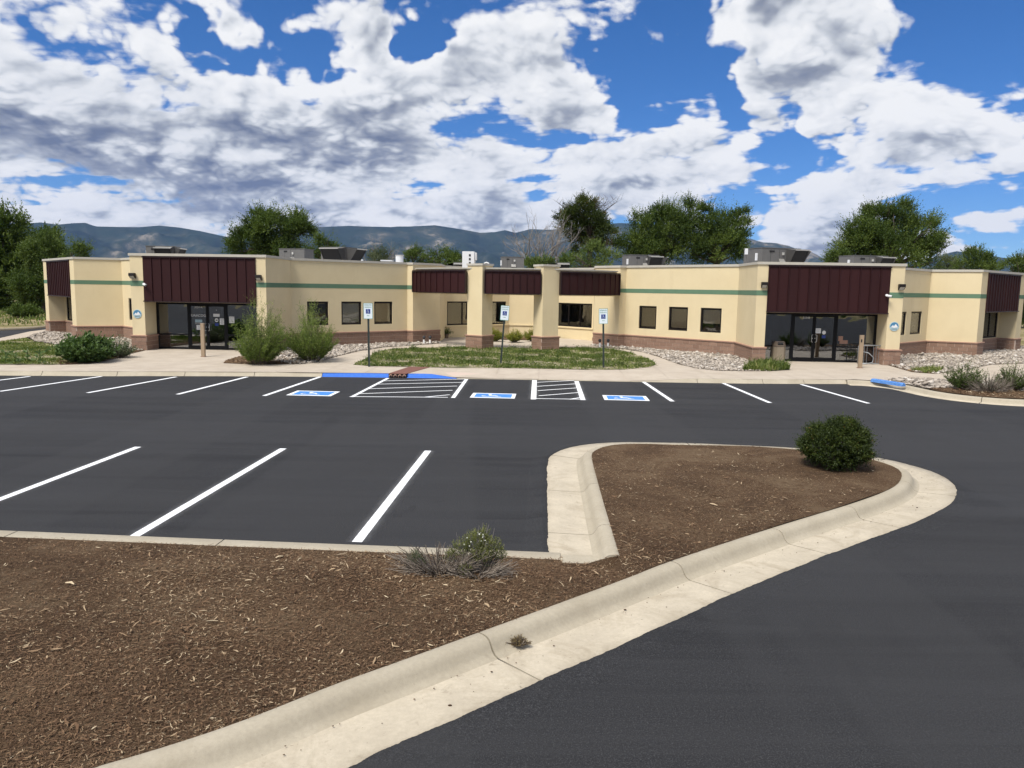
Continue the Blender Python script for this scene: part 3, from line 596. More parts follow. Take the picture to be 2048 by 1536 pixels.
for i in range(-20,21):
    for j in range(0,15):
        x0,x1=i*SX+.005,(i+1)*SX-.005; y0,y1=27.28+(j-1)*SY+.005,27.28+j*SY-.005
        if j==0: y0-=1.5
        cell=[(x,y) for x,y in walk_poly]
        for nx,ny,c in ((-1,0,-x0),(1,0,x1),(0,-1,-(y0)),(0,1,y1)):
            # grid turned a little with the building
            gx,gy=nx*ct_+ny*(-st_)*-1*-1,0
            nxr,nyr=nx*ct_-ny*st_,nx*st_+ny*ct_
            cell=clip(cell,nxr,nyr,c) if cell else cell
        if len(cell)<3: continue
        cl=[]
        for p in cell:
            if not cl or (abs(p[0]-cl[-1][0])+abs(p[1]-cl[-1][1]))>.01: cl.append(p)
        if len(cl)>2 and (abs(cl[0][0]-cl[-1][0])+abs(cl[0][1]-cl[-1][1]))<.01: cl.pop()
        if len(cl)<3: continue
        ar=abs(sum(cl[k][0]*cl[(k+1)%len(cl)][1]-cl[(k+1)%len(cl)][0]*cl[k][1] for k in range(len(cl))))/2
        if ar<.05: continue
        hid=False
        for _,pl,_,_ in beds:
            if inside(cl,[(p[0],p[1]) for p in pl]).all(): hid=True
        if hid: continue
        try: vs,fs=fill([Vector(p) for p in cl],.85,walkz,0)
        except Exception: continue
        nv=len(vs); bord=[k for k in range(nv)]
        me=bpy.data.meshes.new('paving_slab'); me.from_pydata(vs,[],fs); me.materials.append(M('sidewalk_concrete')); me.update(); link('paving_slab',me,None,sw)
# narrow walk along the driveway
wl=[at(0,675.8,.13).to_2d()+Vector((-3.2,-8.2)),at(0,675.8,.13).to_2d(),at(58,663,.13).to_2d(),at(93,658.6,.13).to_2d(),Vector((-30.4,60)),Vector((-29.2,60)),at(93,662.5,.13).to_2d(),at(55,674,.13).to_2d(),at(0,682.8,.13).to_2d(),at(0,682.8,.13).to_2d()+Vector((-3.2,-8.2))]
stru('side_path',slab('side_path',wl,.12,'sidewalk_concrete',2,lambda x,y:.125))
# ------------------------------------------------------------------ road paint, each mark its own piece on the lot
lotobj=bpy.data.objects['parking_lot']
def stripe(a,b,w,name='parking_line',z=.006,half=None):
    a=Vector(a[:2]); b=Vector(b[:2]); d=(b-a).normalized(); nrm=Vector((d.y,-d.x)); W=w*1.5
    n_=max(2,int((b-a).length/.4)); vs=[];uv=[]
    for k in range(n_+1):
        p=a.lerp(b,k/n_)
        for s_ in (-1,1): vs.append((p.x+nrm.x*W*s_,p.y+nrm.y*W*s_,z))
    fs=[(2*k,2*k+1,2*k+3,2*k+2) for k in range(n_)]
    me=bpy.data.meshes.new(name); me.from_pydata(vs,[],fs); ul=me.uv_layers.new(name='UVMap')
    for lp in me.loops: ul.data[lp.index].uv=((lp.vertex_index%2),0)
    if me.polygons[0].normal.z<0: me.flip_normals()
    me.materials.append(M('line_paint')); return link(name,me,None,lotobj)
def L0(x,y): return at(x,y,0)
dvec=Vector((.052,1.0)).normalized()
for x0 in (-10.5,-7.60,-4.77,-1.92):
    a=Vector((x0,9.36 if x0>-6 else 9.3)); stripe(a,a+dvec*5.52,.13)
for a,b in (((203,753),(0,783)),((352,754),(175,786)),((494,754),(355,789)),((640,754),(528,792)),((60,753),(-170,782)),((-60,752),(-350,778)),
            ((1287,764),(1345,803)),((1445,766),(1540,806)),((1602,769),(1737,807))):
    stripe(L0(*a),L0(*b),.125)
A0,A1,B0,B1=L0(776,756.5),L0(703,794.5),L0(933,758.5),L0(906,796); C0_,C1,D0,D1=L0(1069,760.5),L0(1067,799),L0(1153,762.5),L0(1166,800.5)
stripe(A0,A1,.11);stripe(B0,B1,.12);stripe(C0_,C1,.16);stripe(D0,D1,.15)
def hp(a,b): return (L0(560+a[0]/2.695,730+a[1]/2.695),L0(560+b[0]/2.695,730+b[1]/2.695))
zz_=.010
for a,b in (((555,87),(1000,77)),((510,105),(985,95)),((465,130),(955,115)),((415,157),(930,138)),((375,172),(905,176)),((780,175),(915,162)),
            ((1385,95),(1585,85)),((1385,117),(1595,103)),((1390,140),(1605,125)),((1395,168),(1615,150)),((1560,187),(1620,178)),((1372,183),(1640,187))):
    stripe(*hp(a,b),.08,'hatch_line',zz_); zz_+=.0003
def symbol(cx,cy,rz):
    o=empty('accessible_symbol',(cx,cy,0),rz,lotobj)
    mb=MB(); W_,H_=.66,.50
    # white border frame and blue field
    mb.box(-W_,W_,-H_,-H_+.11,0,.006); mb.box(-W_,W_,H_-.11,H_,0,.006); mb.box(-W_,-W_+.11,-H_+.11,H_-.11,0,.006); mb.box(W_-.11,W_,-H_+.11,H_-.11,0,.006)
    mb.build('border',M('symbol_white'),o,loc=(0,0,.002))
    mb=MB(); mb.box(-W_+.11,W_-.11,-H_+.11,H_-.11,0,.0055); mb.build('blue_field',M('symbol_blue'),o,loc=(0,0,.002))
    mb=wheel_figure(.34,.009,.0); fig=mb.build('wheelchair_figure',M('symbol_white'),o,loc=(-.06,-.02,.002)); fig.scale=(1.35,.86,1); return o
def wheel_figure(s,h,z):
    """the standing access figure lying in the xy plane, 2s tall"""
    mb=MB()
    def seg(a,b,w):
        a=Vector(a)*s; b=Vector(b)*s; d=(b-a).normalized()*.02*s; n_=Vector((b-a)).normalized().orthogonal()*w*s/2
        n_=Vector((-(b-a).normalized().y,(b-a).normalized().x))*w*s/2; a=a-d;b=b+d
        q=[a-n_,b-n_,b+n_,a+n_]; mb.add([(p.x,p.y,z) for p in q]+[(p.x,p.y,z+h) for p in q],[(4,5,6,7),(0,1,5,4),(1,2,6,5),(2,3,7,6),(3,0,4,7)])
    mb.cyl((-.12*s,.80*s,z),.13*s,h,14)
    seg((-.12,.62),(-.08,.0),.17); seg((-.10,.32),(.26,.30),.10); seg((-.08,-.02),(.30,-.04),.15); seg((.30,-.04),(.44,-.62),.14); seg((.44,-.62),(.62,-.56),.10)
    pts=[(math.cos(a)*.46-.12,math.sin(a)*.46-.34) for a in [math.radians(130+i*14) for i in range(17)]]
    for i in range(len(pts)-1): seg(pts[i],pts[i+1],.11)
    return mb
# ================================================================== BUILDING
bld=empty('office_building',(C0.x,C0.y,0),TH)
tag(bld,'long single storey cream stucco office building with maroon metal fascias, green stripe and brick base','building')
ZT=4.50; ZP=2.36; ZS0,ZS1=3.075,3.29; ZC=.76; REC=1.15
camL=W2L((0,0))
def colt(px,A,B,y=630):
    """where along the wall A-B (building frame) the surveyed column px meets it, in metres from A"""
    d=ray(px,y); dl=Vector((cth*d.x+sth*d.y,-sth*d.x+cth*d.y)); A=Vector(A);B=Vector(B); w_=B-A
    det=dl.x*(-w_.y)-dl.y*(-w_.x); r=A-camL
    u=(dl.x*r.y-dl.y*r.x)/(-det) if det else 0
    # solve camL + t*dl = A + u*w
    den=dl.x*w_.y-dl.y*w_.x; u=((A-camL).x*dl.y-(A-camL).y*dl.x)/den
    return u*w_.length
R=dict(g0=(.8,16.4),g1=(4.5,12.8),g2=(4.35,9.3),f2=(5.6,7.8),f1=(5.95,8.0),f0=(10.85,3.45),e1=(10.85,.1),e0=(11.31,.1),e0i=(11.31,REC),d1i=(16.49,REC),d1=(16.49,.1),d0=(17.09,.1),c0=(17.09,2.86),b=(21.65,7.42),a3=(23.7,6.4),a0=(28.9,11.6),k0=(28.9,27.0))
# A bay: outer pilasters .9 wide, panel between, lower wall set back
va=Vector(R['a3']); vb=Vector(R['a0']); da=(vb-va).normalized(); na=Vector((-da.y,da.x))  # into the building
p1=va+da*.9; p2=vb-da*.9
R.update(p1=tuple(p1),p2=tuple(p2),p1i=tuple(p1+na*.9),p2i=tuple(p2+na*.9))
def side(n,s): 
    x,y=R[n]; return (x*s,y)
# wall runs, given for the right wing; z0,z1 of the cream part; hasbrick; stripe
RUN=[('g0','g1',0,ZT,0,0),('g1','g2',0,ZT,0,0),('g2','f2',0,ZT,1,0),('f2','f1',0,ZT,1,1),('f1','f0',0,ZT,1,1),('f0','e1',0,ZT,1,1),('e1','e0',0,ZT,1,1),('e0','e0i',0,ZP,1,0),('e0i','d1i',ZP-.02,ZP+.02,0,0),('d1i','d1',0,ZP,1,0),('d1','d0',0,ZT,1,1),('d0','c0',0,ZT,1,1),('c0','b',0,ZT,1,1),('b','a3',0,ZT,1,1),('a3','p1',0,ZT,1,1),('p1','p1i',0,ZP,1,0),('p1i','p2i',0,ZP,1,0),('p2i','p2',0,ZP,1,0),('p2','a0',0,ZT,1,1),('a0','k0',0,ZT,1,1)]
WIN={}   # (s,run) -> [(t0,t1,z0,z1,panes,blind)]
def addw(s,a,b,c0,c1,z0,z1,panes=1,blind=None):
    A,B=side(a,s),side(b,s); t0,t1=sorted((colt(c0,A,B),colt(c1,A,B))); WIN.setdefault((s,a,b),[]).append([t0,t1,z0,z1,panes,blind])
for c0_,c1_,bl in ((614.5,657,None),(683,723,'g'),(748.5,785,'t')): addw(-1,'f1','f0',c0_,c1_,1.20,2.40,1,bl)
for c0_,c1_,bl in ((1278,1312.7,'t'),(1337.5,1375.5,'t'),(1401,1443,'h')): addw(1,'f1','f0',c0_,c1_,1.20,2.40,1,bl)
addw(-1,'g0','g1',886,956,.90,2.36,2,None); addw(-1,'g0','g1',966,1012,.90,2.36,1,None)
addw(1,'g0','g1',1071,1100,.90,2.36,1,None); addw(1,'g0','g1',1112.5,1189.2,.90,2.36,3,None)
addw(-1,'c0','b',258.3,264.6,1.20,2.36,1,None)
addw(1,'c0','b',1802.5,1813.3,1.20,2.36,1,None); addw(1,'c0','b',1822.5,1844,1.20,2.36,1,'t')
addw(-1,'p1i','p2i',123.5,153.5,.86,2.34,2,'g'); addw(1,'p1i','p2i',1953,2008,.86,2.34,3,'g')
for k_,l_ in WIN.items():
    LL=(Vector(side(k_[1],k_[0]))-Vector(side(k_[2],k_[0]))).length
    for w_ in l_: w_[0]=max(.12,w_[0]); w_[1]=min(LL-.12,w_[1])
def frame_at(A,B):
    A=Vector(A);B=Vector(B);d=(B-A).normalized(); n=Vector((d.y,-d.x)); return A,B,d,n,(B-A).length
def wall_mesh(A,B,z0,z1,ops,outw):
    """stucco face with openings and their reveals; inner parapet face behind the top"""
    A,B,d,n,LL=frame_at(A,B); n=n*outw; mb=MB()
    xs=sorted({0,LL,*[o[0] for o in ops],*[o[1] for o in ops]}); zs=sorted({z0,z1,*[o[2] for o in ops],*[o[3] for o in ops]})
    def P(t,z,off=0): q=A+d*t+n*off; return (q.x,q.y,z)
    def quad(a,b,c,e): mb.add([a,b,c,e],[(0,1,2,3) if outw>0 else (3,2,1,0)])
    for i in range(len(xs)-1):
        for j in range(len(zs)-1):
            tm=(xs[i]+xs[i+1])/2; zm=(zs[j]+zs[j+1])/2
            if any(o[0]<tm<o[1] and o[2]<zm<o[3] for o in ops): continue
            quad(P(xs[i],zs[j]),P(xs[i+1],zs[j]),P(xs[i+1],zs[j+1]),P(xs[i],zs[j+1]))
    for o in ops:
        t0,t1,a,b=o[:4]; r=-.13
        quad(P(t0,a),P(t1,a),P(t1,a,r),P(t0,a,r)) if False else mb.add([P(t0,a),P(t1,a),P(t1,a,r),P(t0,a,r)],[(0,1,2,3)])
        mb.add([P(t0,b),P(t1,b),P(t1,b,r),P(t0,b,r)],[(3,2,1,0)]); mb.add([P(t0,a),P(t0,b),P(t0,b,r),P(t0,a,r)],[(3,2,1,0)]); mb.add([P(t1,a),P(t1,b),P(t1,b,r),P(t1,a,r)],[(0,1,2,3)])
    if z1>=ZT-.01:
        mb.add([P(0,z1,-.22),P(LL,z1,-.22),P(LL,4.0,-.22),P(0,4.0,-.22)],[(0,1,2,3)])
    return mb
BR=[]  # brick candidates
def bricks_for(A,B,outw,ztop=ZC):
    A,B,d,n,LL=frame_at(A,B); n=n*outw; nb_=max(1,round(LL/.40)); bl=LL/nb_
    for j,z in enumerate((-.045,.155,.355,.555)):
        off=(j%2)*.5; k=0
        ts=[0]+[ (i+1-off)*bl for i in range(nb_) ]+[LL]
        ts=sorted({min(max(t,0),LL) for t in ts})
        for i in range(len(ts)-1):
            w_=ts[i+1]-ts[i]
            if w_<.06: continue
            c=A+d*((ts[i]+ts[i+1])/2)
            BR.append((c,d,n,w_-.016,z+.0012*(int(abs(A.x*7+A.y*3))%4),.186,i==0,i==len(ts)-2))
def window_unit(A,B,w_,outw):
    A,B,d,n,LL=frame_at(A,B); n=n*outw; t0,t1,z0,z1,panes,bl=w_; c=A+d*((t0+t1)/2)-n*.085; W=t1-t0; Hh=z1-z0
    rz=math.atan2(d.y,d.x) if outw>0 else math.atan2(-d.y,-d.x)
    mb=MB(); f=.085; hx=W/2
    mb.box(-hx,hx,-.04,.04,0,f); mb.box(-hx,hx,-.04,.04,Hh-f,Hh); mb.box(-hx,-hx+f,-.04,.04,f,Hh-f); mb.box(hx-f,hx,-.04,.04,f,Hh-f)
    pw=(W-2*f-(panes-1)*.06)/panes
    for i in range(panes-1): x=-hx+f+(i+1)*pw+i*.06; mb.box(x,x+.06,-.038,.038,f,Hh-f)
    o=mb.build('window',M('bronze'),bld,loc=(c.x,c.y,z0),rot=(0,0,rz))
    for i in range(panes):
        x=-hx+f+i*(pw+.06); g=MB(); g.box(x,x+pw,-.006,.006,f,Hh-f); g.build('glass_pane',M('window_glass'),o)
    if bl:
        low=.14 if bl!='h' else .45
        g=MB(); z=Hh-f-.02; 
        nsl=int((Hh-low-f)/.05)
        for i in range(nsl):
            zz=Hh-f-.02-i*.05; g.add([(-hx+f-.03,.046,zz),(hx-f+.03,.046,zz),(hx-f+.03,.064,zz-.045),(-hx+f-.03,.064,zz-.045)],[(0,1,2,3)])
        g.box(-hx+f+.01,hx-f-.01,.07,.11,Hh-f-.03-nsl*.05,Hh-f-.01-nsl*.05)
        g.build('window_blind',M('blind_grey' if bl=='g' else 'blind_tan'),o)
    # a dim room behind
    g=MB(); D_=1.6; g.add([(-hx-.3,D_,-.5),(hx+.3,D_,-.5),(hx+.3,D_,Hh+.3),(-hx-.3,D_,Hh+.3),(-hx-.3,.12,-.5),(hx+.3,.12,-.5),(hx+.3,.12,Hh+.3),(-hx-.3,.12,Hh+.3)],[(0,3,2,1),(0,1,5,4),(3,7,6,2),(0,4,7,3),(1,2,6,5)])
    g.build('room_recess',M('interior_wall' if bl is None else 'interior_dark'),o)
for s in (-1,1):
    for a,b,z0,z1,hb,st in RUN:
        A,B=side(a,s),side(b,s); ow=s
        if (a,b)==('e0i','d1i'): continue
        ops=WIN.get((s,a,b),[])
        wall_mesh(A,B,z0,z1,ops,ow).build('wall',M('stucco'),bld)
        for w_ in ops: window_unit(A,B,w_,ow)
        if hb: bricks_for(A,B,ow)
# centre back wall, rear wall
wall_mesh((-.8,16.4),(.8,16.4),0,ZT,[],1).build('wall',M('stucco'),bld)
wall_mesh((28.9,27.0),(-28.9,27.0),0,ZT,[],1).build('wall',M('stucco'),bld)
def ribbon(pts,o0,o1,z0,z1,m,name,closed=False,flip=1,bevel=0):
    """mitred band along pts between outward offsets o0 and o1"""
    P=[Vector(p) for p in pts]; n=len(P)
    if not closed:  # split out zero-length steps
        pass
    def off(i,o):
        if closed or 0<i<n-1: d0=(P[i]-P[i-1]).normalized(); d1=(P[(i+1)%n]-P[i]).normalized()
        elif i==0: d0=d1=(P[1]-P[0]).normalized()
        else: d0=d1=(P[-1]-P[-2]).normalized()
        n0=Vector((d0.y,-d0.x))*flip; n1=Vector((d1.y,-d1.x))*flip; b_=(n0+n1); b_=b_/max(.35,b_.dot(n0)) if b_.length>1e-4 else n0
        return P[i]+b_*o
    mb=MB()
    for i in range(n):
        a=off(i,o0);b=off(i,o1); mb.v+=[(a.x,a.y,z0),(b.x,b.y,z0),(b.x,b.y,z1),(a.x,a.y,z1)]
    m_=n if closed else n-1
    for i in range(m_):
        j=(i+1)%n
        for k in range(4):
            f=(i*4+k,j*4+k,j*4+(k+1)%4,i*4+(k+1)%4); mb.f.append(f); mb.m.append(0)
    if not closed: mb.f+= [(0,1,2,3),((n-1)*4+3,(n-1)*4+2,(n-1)*4+1,(n-1)*4)]; mb.m+=[0,0]
    me=mb.mesh(name,M(m))
    import bmesh
    bm=bmesh.new(); bm.from_mesh(me); bmesh.ops.recalc_face_normals(bm,faces=bm.faces)
    if bevel: bmesh.ops.bevel(bm,geom=[e for e in bm.edges if e.is_manifold and e.calc_face_angle(0)>.8 and abs((e.verts[0].co-e.verts[1].co).z)<.001],offset=bevel,segments=2,profile=.5,affect='EDGES')
    bm.to_mesh(me); bm.free(); return link(name,me,None,bld)
hi=['g0','g1','g2','f2','f1','f0','e1','d0','c0','b','a3','a0','k0']
ring=[side(k,1) for k in hi]+[side(k,-1) for k in reversed(hi)]
ribbon(ring,.045,-.25,ZT-.095,ZT+.02,'coping','coping',closed=True)
for s in (-1,1):
    st=[side(k,s) for k in ('f2','f1','f0','e1','e0')]; ribbon(st,.006,-.02,ZS0,ZS1,'stripe_paint','green_stripe',flip=s)
    ribbon([side('d1',s),side('d0',s),side('c0',s)],.006,-.02,ZS0-.025,ZS1,'stripe_paint','green_stripe',flip=s)
    ribbon([side(k,s) for k in ('c0','b','a3','p1')],.006,-.02,ZS0,ZS1,'stripe_paint','green_stripe',flip=s)
    ribbon([side(k,s) for k in ('p2','a0','k0')],.006,-.02,ZS0,ZS1,'stripe_paint','green_stripe',flip=s)
    lows=[['g2','f2','f1','f0','e1','e0','e0i'],['d1i','d1','d0','c0','b','a3','p1','p1i','p2i','p2','a0','k0']]
    for lw in lows:
        pts=[side(k,s) for k in lw]
        ribbon(pts,.048,-.01,-.1,ZC,'mortar','mortar_bed',flip=s)
        ribbon(pts,.092,-.01,ZC,ZC+.072,'cap_block','brick_cap',flip=s,bevel=.016)
    # sill band of the courtyard walls
    ribbon([(0,16.4),side('g0',s),side('g1',s)],.05,-.01,.80,.87,'stucco','sill_band',flip=s)
# portico pillars
PIL=[]
for s in (-1,1):
    w_=Vector((.83*s,.55)).normalized(); dn=Vector((-w_.y*s,w_.x*s)).normalized(); 
    if dn.y<0: dn=-dn
    o=Vector((1.52*s,4.55)); q=[o,o+w_*.96,o+w_*.96+dn*.85,o+dn*.85]
    if s<0: q=[q[1],q[0],q[3],q[2]]
    PIL.append(q)
    mb=MB(); v=[(p.x,p.y,0) for p in q]+[(p.x,p.y,4.32) for p in q]; mb.add(v,[(0,1,5,4),(1,2,6,5),(2,3,7,6),(3,0,4,7),(4,5,6,7)]); mb.build('pillar',M('stucco'),bld)
    ribbon(q,.04,-.3,4.32,4.42,'coping','pillar_coping',closed=True); mb=MB(); mb.add([(p.x,p.y,4.40) for p in q],[(0,1,2,3)]); mb.build('pillar_top',M('coping'),bld)
    ribbon(q,.048,-.1,-.1,ZC,'mortar','mortar_bed',closed=True); ribbon(q,.092,-.1,ZC,ZC+.072,'cap_block','brick_cap',closed=True,bevel=.016)
    for i in range(4): bricks_for(q[i],q[(i+1)%4],1)
# the 300 blocks that show largest are parts; the rest one mass
def show(b):
    c,d,n,w_,z,h,_,_=b; v=camL-c; L_=v.length; f=max(0,n.dot(v)/L_)
    vis=1 if z>-.02 or True else .3
    hh=h if z>0 else .045
    yn=Vector((0,1))
    if c.y>10.3: f*=.05
    return f*w_*hh/L_/L_
BR.sort(key=show,reverse=True)
unit=MB().box(-.5,.5,-.5,.5,0,1).mesh('brick',M('brick'))
def brick_box(mb,b):
    c,d,n,w_,z,h,e0_,e1_=b; o=c+n*.025
    T=Matrix(((d.x,n.x,0,o.x),(d.y,n.y,0,o.y),(0,0,1,z),(0,0,0,1))); mb.box(-w_/2,w_/2,-.035,.035,0,h,T=T)
for b in BR[:300]:
    c,d,n,w_,z,h,e0_,e1_=b; dep=.07+rnd.uniform(-.004,.004); ex=.055 if e0_ else 0; ey=.055 if e1_ else 0
    o=c+n*.025
    o=o+d*((ey-ex)/2)
    ob=link('brick',unit,None,bld,loc=(o.x,o.y,z),rot=(0,0,math.atan2(d.y,d.x)),scale=(w_+ex+ey,dep,h))
mb=MB()
for b in BR[300:]: brick_box(mb,b)
tag(mb.build('brick',M('brick'),bld),kind='stuff')
# roof
mb=MB(); rp=[side(k,1) for k in ('g0','g1','g2','f2','f1','f0','e1','d0','c0','b','a3','a0','k0')]; rp=rp+[(-x,y) for x,y in reversed(rp)]
vs,fs=fill([Vector(p)*1.0 for p in rp],6,lambda x,y:4.05,0); mb.add(vs,fs); mb.build('roof',M('roof_membrane'),bld)
# ---- metal fascias over the entries and end bays: every panel its own piece with a standing seam
def fascia(A,B,n_pan,z0,z1,outw,name='metal_panel',trim=True,off=.03,first=1.0):
    A,B,d,n,LL=frame_at(A,B); n=n*outw; rz=math.atan2(d.y,d.x); w_=LL/n_pan; obs=[]
    me=None
    for i in range(n_pan):
        c=A+d*(w_*i)+n*off; mb=MB(); y=.028*(1 if outw>0 else -1)
        # local x along wall, local -y outward for outw>0
        sgn=-1 if outw>0 else 1
        mb.box(.004,w_-.004,min(0,sgn*-.02),max(0,sgn*-.02),0,z1-z0); mb.box(.004,.030,min(0,sgn*.042),max(0,sgn*.042),0,z1-z0)
        if me is None: me=mb.mesh(name,M('maroon_metal'))
        link(name,me,None,bld,loc=(c.x,c.y,z0),rot=(0,0,rz))
    mb=MB(); T=Matrix(((d.x,n.x,0,A.x),(d.y,n.y,0,A.y),(0,0,1,0),(0,0,0,1)))
    mb.box(-.01,LL+.01,.0,off+.055,z0-.05,z0-.002,T=T); mb.box(-.01,LL+.01,.0,off+.05,z1+.002,z1+.05,T=T); mb.build('fascia_trim',M('maroon_trim'),bld)
    mb=MB(); mb.box(0,LL,-.25,.002,z0-.03,z1+.1,T=T); mb.build('fascia_backing',M('maroon_trim'),bld)
for s in (-1,1):
    A,B=side('e0',s),side('d1',s)
    wall_mesh(A,B,ZP-.02,ZT,[],s).build('wall',M('stucco'),bld)
    fascia(A,B,12,ZP+.04,ZT-.17,s,off=.02)
    x0,x1=sorted((A[0],B[0])); mb=MB(); mb.box(x0,x1,.14,REC+.6,ZP-.03,ZP+.0); mb.build('soffit',M('maroon_trim'),bld)
    A,B=side('p1',s),side('p2',s)
    wall_mesh(A,B,ZP-.02,ZT,[],s).build('wall',M('stucco'),bld); fascia(A,B,13,ZP+.04,ZT-.17,s,off=.02)
    q=[Vector(side(k,s)) for k in ('p1','p2','p2i','p1i')]; mb=MB(); mb.add([(p.x,p.y,ZP-.02) for p in q]+[(p.x,p.y,ZP+.02) for p in q],[(0,1,2,3),(7,6,5,4)]); mb.build('soffit',M('maroon_trim'),bld)
# portico ring beam on an arc, with its panels in three bays
RA=6.38; CY=10.92; 
def arc(a,r=RA): return Vector((math.sin(a)*r,CY-math.cos(a)*r))
aE=math.asin(5.50/RA); aP0=math.asin(1.49/RA); aP1=math.asin(2.33/RA)
pts=[arc(-aE+2*aE*i/40) for i in range(41)]
ribbon(pts,-.10,-.42,2.88,4.16,'stucco','portico_beam'); ribbon(pts,-.03,-.46,4.16,4.22,'coping','beam_coping')
def arc_bay(a0,a1,n_pan):
    for i in range(n_pan):
        t0=a0+(a1-a0)*i/n_pan; t1=a0+(a1-a0)*(i+1)/n_pan; A=arc(t0,RA+.10); B=arc(t1,RA+.10); d=(B-A).normalized(); w_=(B-A).length
        mb=MB(); mb.box(.004,w_-.004,0,.02,0,1.06); mb.box(.004,.028,-.04,0,0,1.06)
        link('metal_panel',mb.mesh('metal_panel',M('maroon_metal')),None,bld,loc=(A.x,A.y,2.96),rot=(0,0,math.atan2(d.y,d.x)))
    p=[arc(a0+(a1-a0)*i/12) for i in range(13)]
    ribbon(p,.16,-.099,2.92,2.955,'maroon_trim','fascia_trim'); ribbon(p,.16,.0,4.025,4.10,'maroon_trim','fascia_trim'); ribbon(p,.085,-.099,2.955,4.025,'maroon_trim','fascia_backing')
    for a in (a0,a1):
        q=arc(a,RA+.08); mb=MB(); T=Matrix.Translation((q.x,q.y,0))@Matrix.Rotation(a,4,'Z'); mb.box(-.02,.02,-.085,.1,2.95,4.03,T=T); mb.build('fascia_trim',M('maroon_trim'),bld)
arc_bay(-aE+.01,-aP1-.005,9); arc_bay(-aP0+.02,aP0-.02,8); arc_bay(aP1+.005,aE-.01,9)
# small spikes on the middle fascia tops (floodlight arms)
# ---- storefronts
def text_mesh(txt,size,depth=.002,font=None):
    cu=bpy.data.curves.new('t','FONT'); cu.body=txt; cu.size=size; cu.align_x='CENTER'; cu.align_y='CENTER'; cu.extrude=depth; cu.resolution_u=2
    ob=bpy.data.objects.new('t',cu); C.objects.link(ob); dg=bpy.context.evaluated_depsgraph_get(); me=bpy.data.meshes.new_from_object(ob.evaluated_get(dg)); bpy.data.objects.remove(ob); bpy.data.curves.remove(cu); return me
def put_text(name,txt,size,m,parent,loc,rot=(math.pi/2,0,0)):
    me=text_mesh(txt,size); me.materials.clear(); me.materials.append(M(m)); return link(name,me,None,parent,loc,rot)
Z0,Z1=.14,ZP-.04
def storefront(s,xs,name_l,name_r):
    """xs: [outer edge, mullion, door joint, mullion, inner edge] as X; doors are the two middle bays. Faces -Y."""
    x=sorted(xs); yF=REC+.02; mb=MB(); hw=.045
    X0,X4=x[0],x[4]
    mb.box(X0,X4,yF-.05,yF+.05,Z1-.09,Z1); 
    for q in (X0+.045,x[1],x[3],X4-.045): mb.box(q-hw,q+hw,yF-.055,yF+.055,Z0-.02,Z1-.092)
    side_l=[]
    for a,b in ((X0+.09,x[1]-hw),(x[3]+hw,X4-.09)):
        mb.box(a,b,yF-.05,yF+.05,Z0-.02,Z0+.09); mb.box(a,b,yF-.05,yF+.05,.80,.86); side_l.append((a,b))
    sf=mb.build('storefront',M('black_metal'),bld)
    for a,b in side_l:
        for z0_,z1_ in ((Z0+.09,.80),(.86,Z1-.09)):
            g=MB(); g.box(a,b,yF-.008,yF+.008,z0_,z1_); g.build('glass_pane',M('glass'),sf)
    doors=[]
    for k,(a,b) in enumerate(((x[1]+hw,x[2]),(x[2],x[3]-hw))):
        a+=.006;b-=.006; d_=MB(); y0,y1=yF-.045,yF+.03
        d_.box(a,b,y0,y1,Z0+.0,Z0+.18); d_.box(a,b,y0,y1,Z1-.17,Z1-.095); d_.box(a,a+.06,y0,y1,Z0+.18,Z1-.17); d_.box(b-.06,b,y0,y1,Z0+.18,Z1-.17)
        o=d_.build('entrance_door',M('black_metal'),bld); doors.append((o,a+.06,b-.06))
        g=MB(); g.box(a+.06,b-.06,yF-.012,yF+.004,Z0+.18,Z1-.17); g.build('glass_pane',M('glass'),o)
        hx=(b-.05) if k==0 else (a+.05); sg=-1 if k==0 else 1; h=MB()
        h.tube([(hx,yF-.045,1.02),(hx,yF-.10,1.02),(hx+sg*.02,yF-.125,1.03),(hx+sg*.06,yF-.125,1.05),(hx+sg*.06,yF-.125,1.33),(hx+sg*.02,yF-.125,1.35),(hx,yF-.10,1.36),(hx,yF-.045,1.36)],.013,8); h.build('door_handle',M('steel'),o,smooth=True)
        h=MB(); h.cyl((hx,yF-.045,1.19),.02,.012,10,axis='y'); h.build('lock',M('steel'),o)
    # lobby behind: floor, back wall and a few dim things in it
    g=MB(); D_=5.5; g.add([(X0-.3,yF+.07,Z0-.01),(X4+.3,yF+.07,Z0-.01),(X4+.3,yF+D_,Z0-.01),(X0-.3,yF+D_,Z0-.01)],[(0,1,2,3)]); g.build('lobby_floor',M('interior_floor'),sf)
    g=MB(); v=[(X0-.3,yF+.07),(X0-.3,yF+D_),(X4+.3,yF+D_),(X4+.3,yF+.07)]
    for i in range(3): g.add([(*v[i],Z0),(*v[i+1],Z0),(*v[i+1],2.7),(*v[i],2.7)],[(3,2,1,0)])
    g.add([(v[0][0],v[0][1],2.7),(v[1][0],v[1][1],2.7),(v[2][0],v[2][1],2.7),(v[3][0],v[3][1],2.7)],[(0,1,2,3)])
    g.build('lobby_wall',M('interior_wall'),sf)
    g=MB(); g.box(X0+.4,X0+1.6,yF+3.9,yF+5.3,Z0,Z0+1.1); g.box(X0+2.1,X0+2.9,yF+D_-.1,yF+D_-.02,Z0,Z0+2.05); g.box(X4-1.5,X4-.3,yF+D_-.5,yF+D_-.1,Z0,Z0+1.3); g.box(X4-1.1,X4-.7,yF+1.3,yF+1.7,Z0,Z0+.7); g.build('lobby_furniture',M('interior_dark'),sf)
    return doors,sf,yF
dA,sfA,yF=storefront(-1,[-16.49,-14.96,-14.06,-13.16,-11.31],0,0)
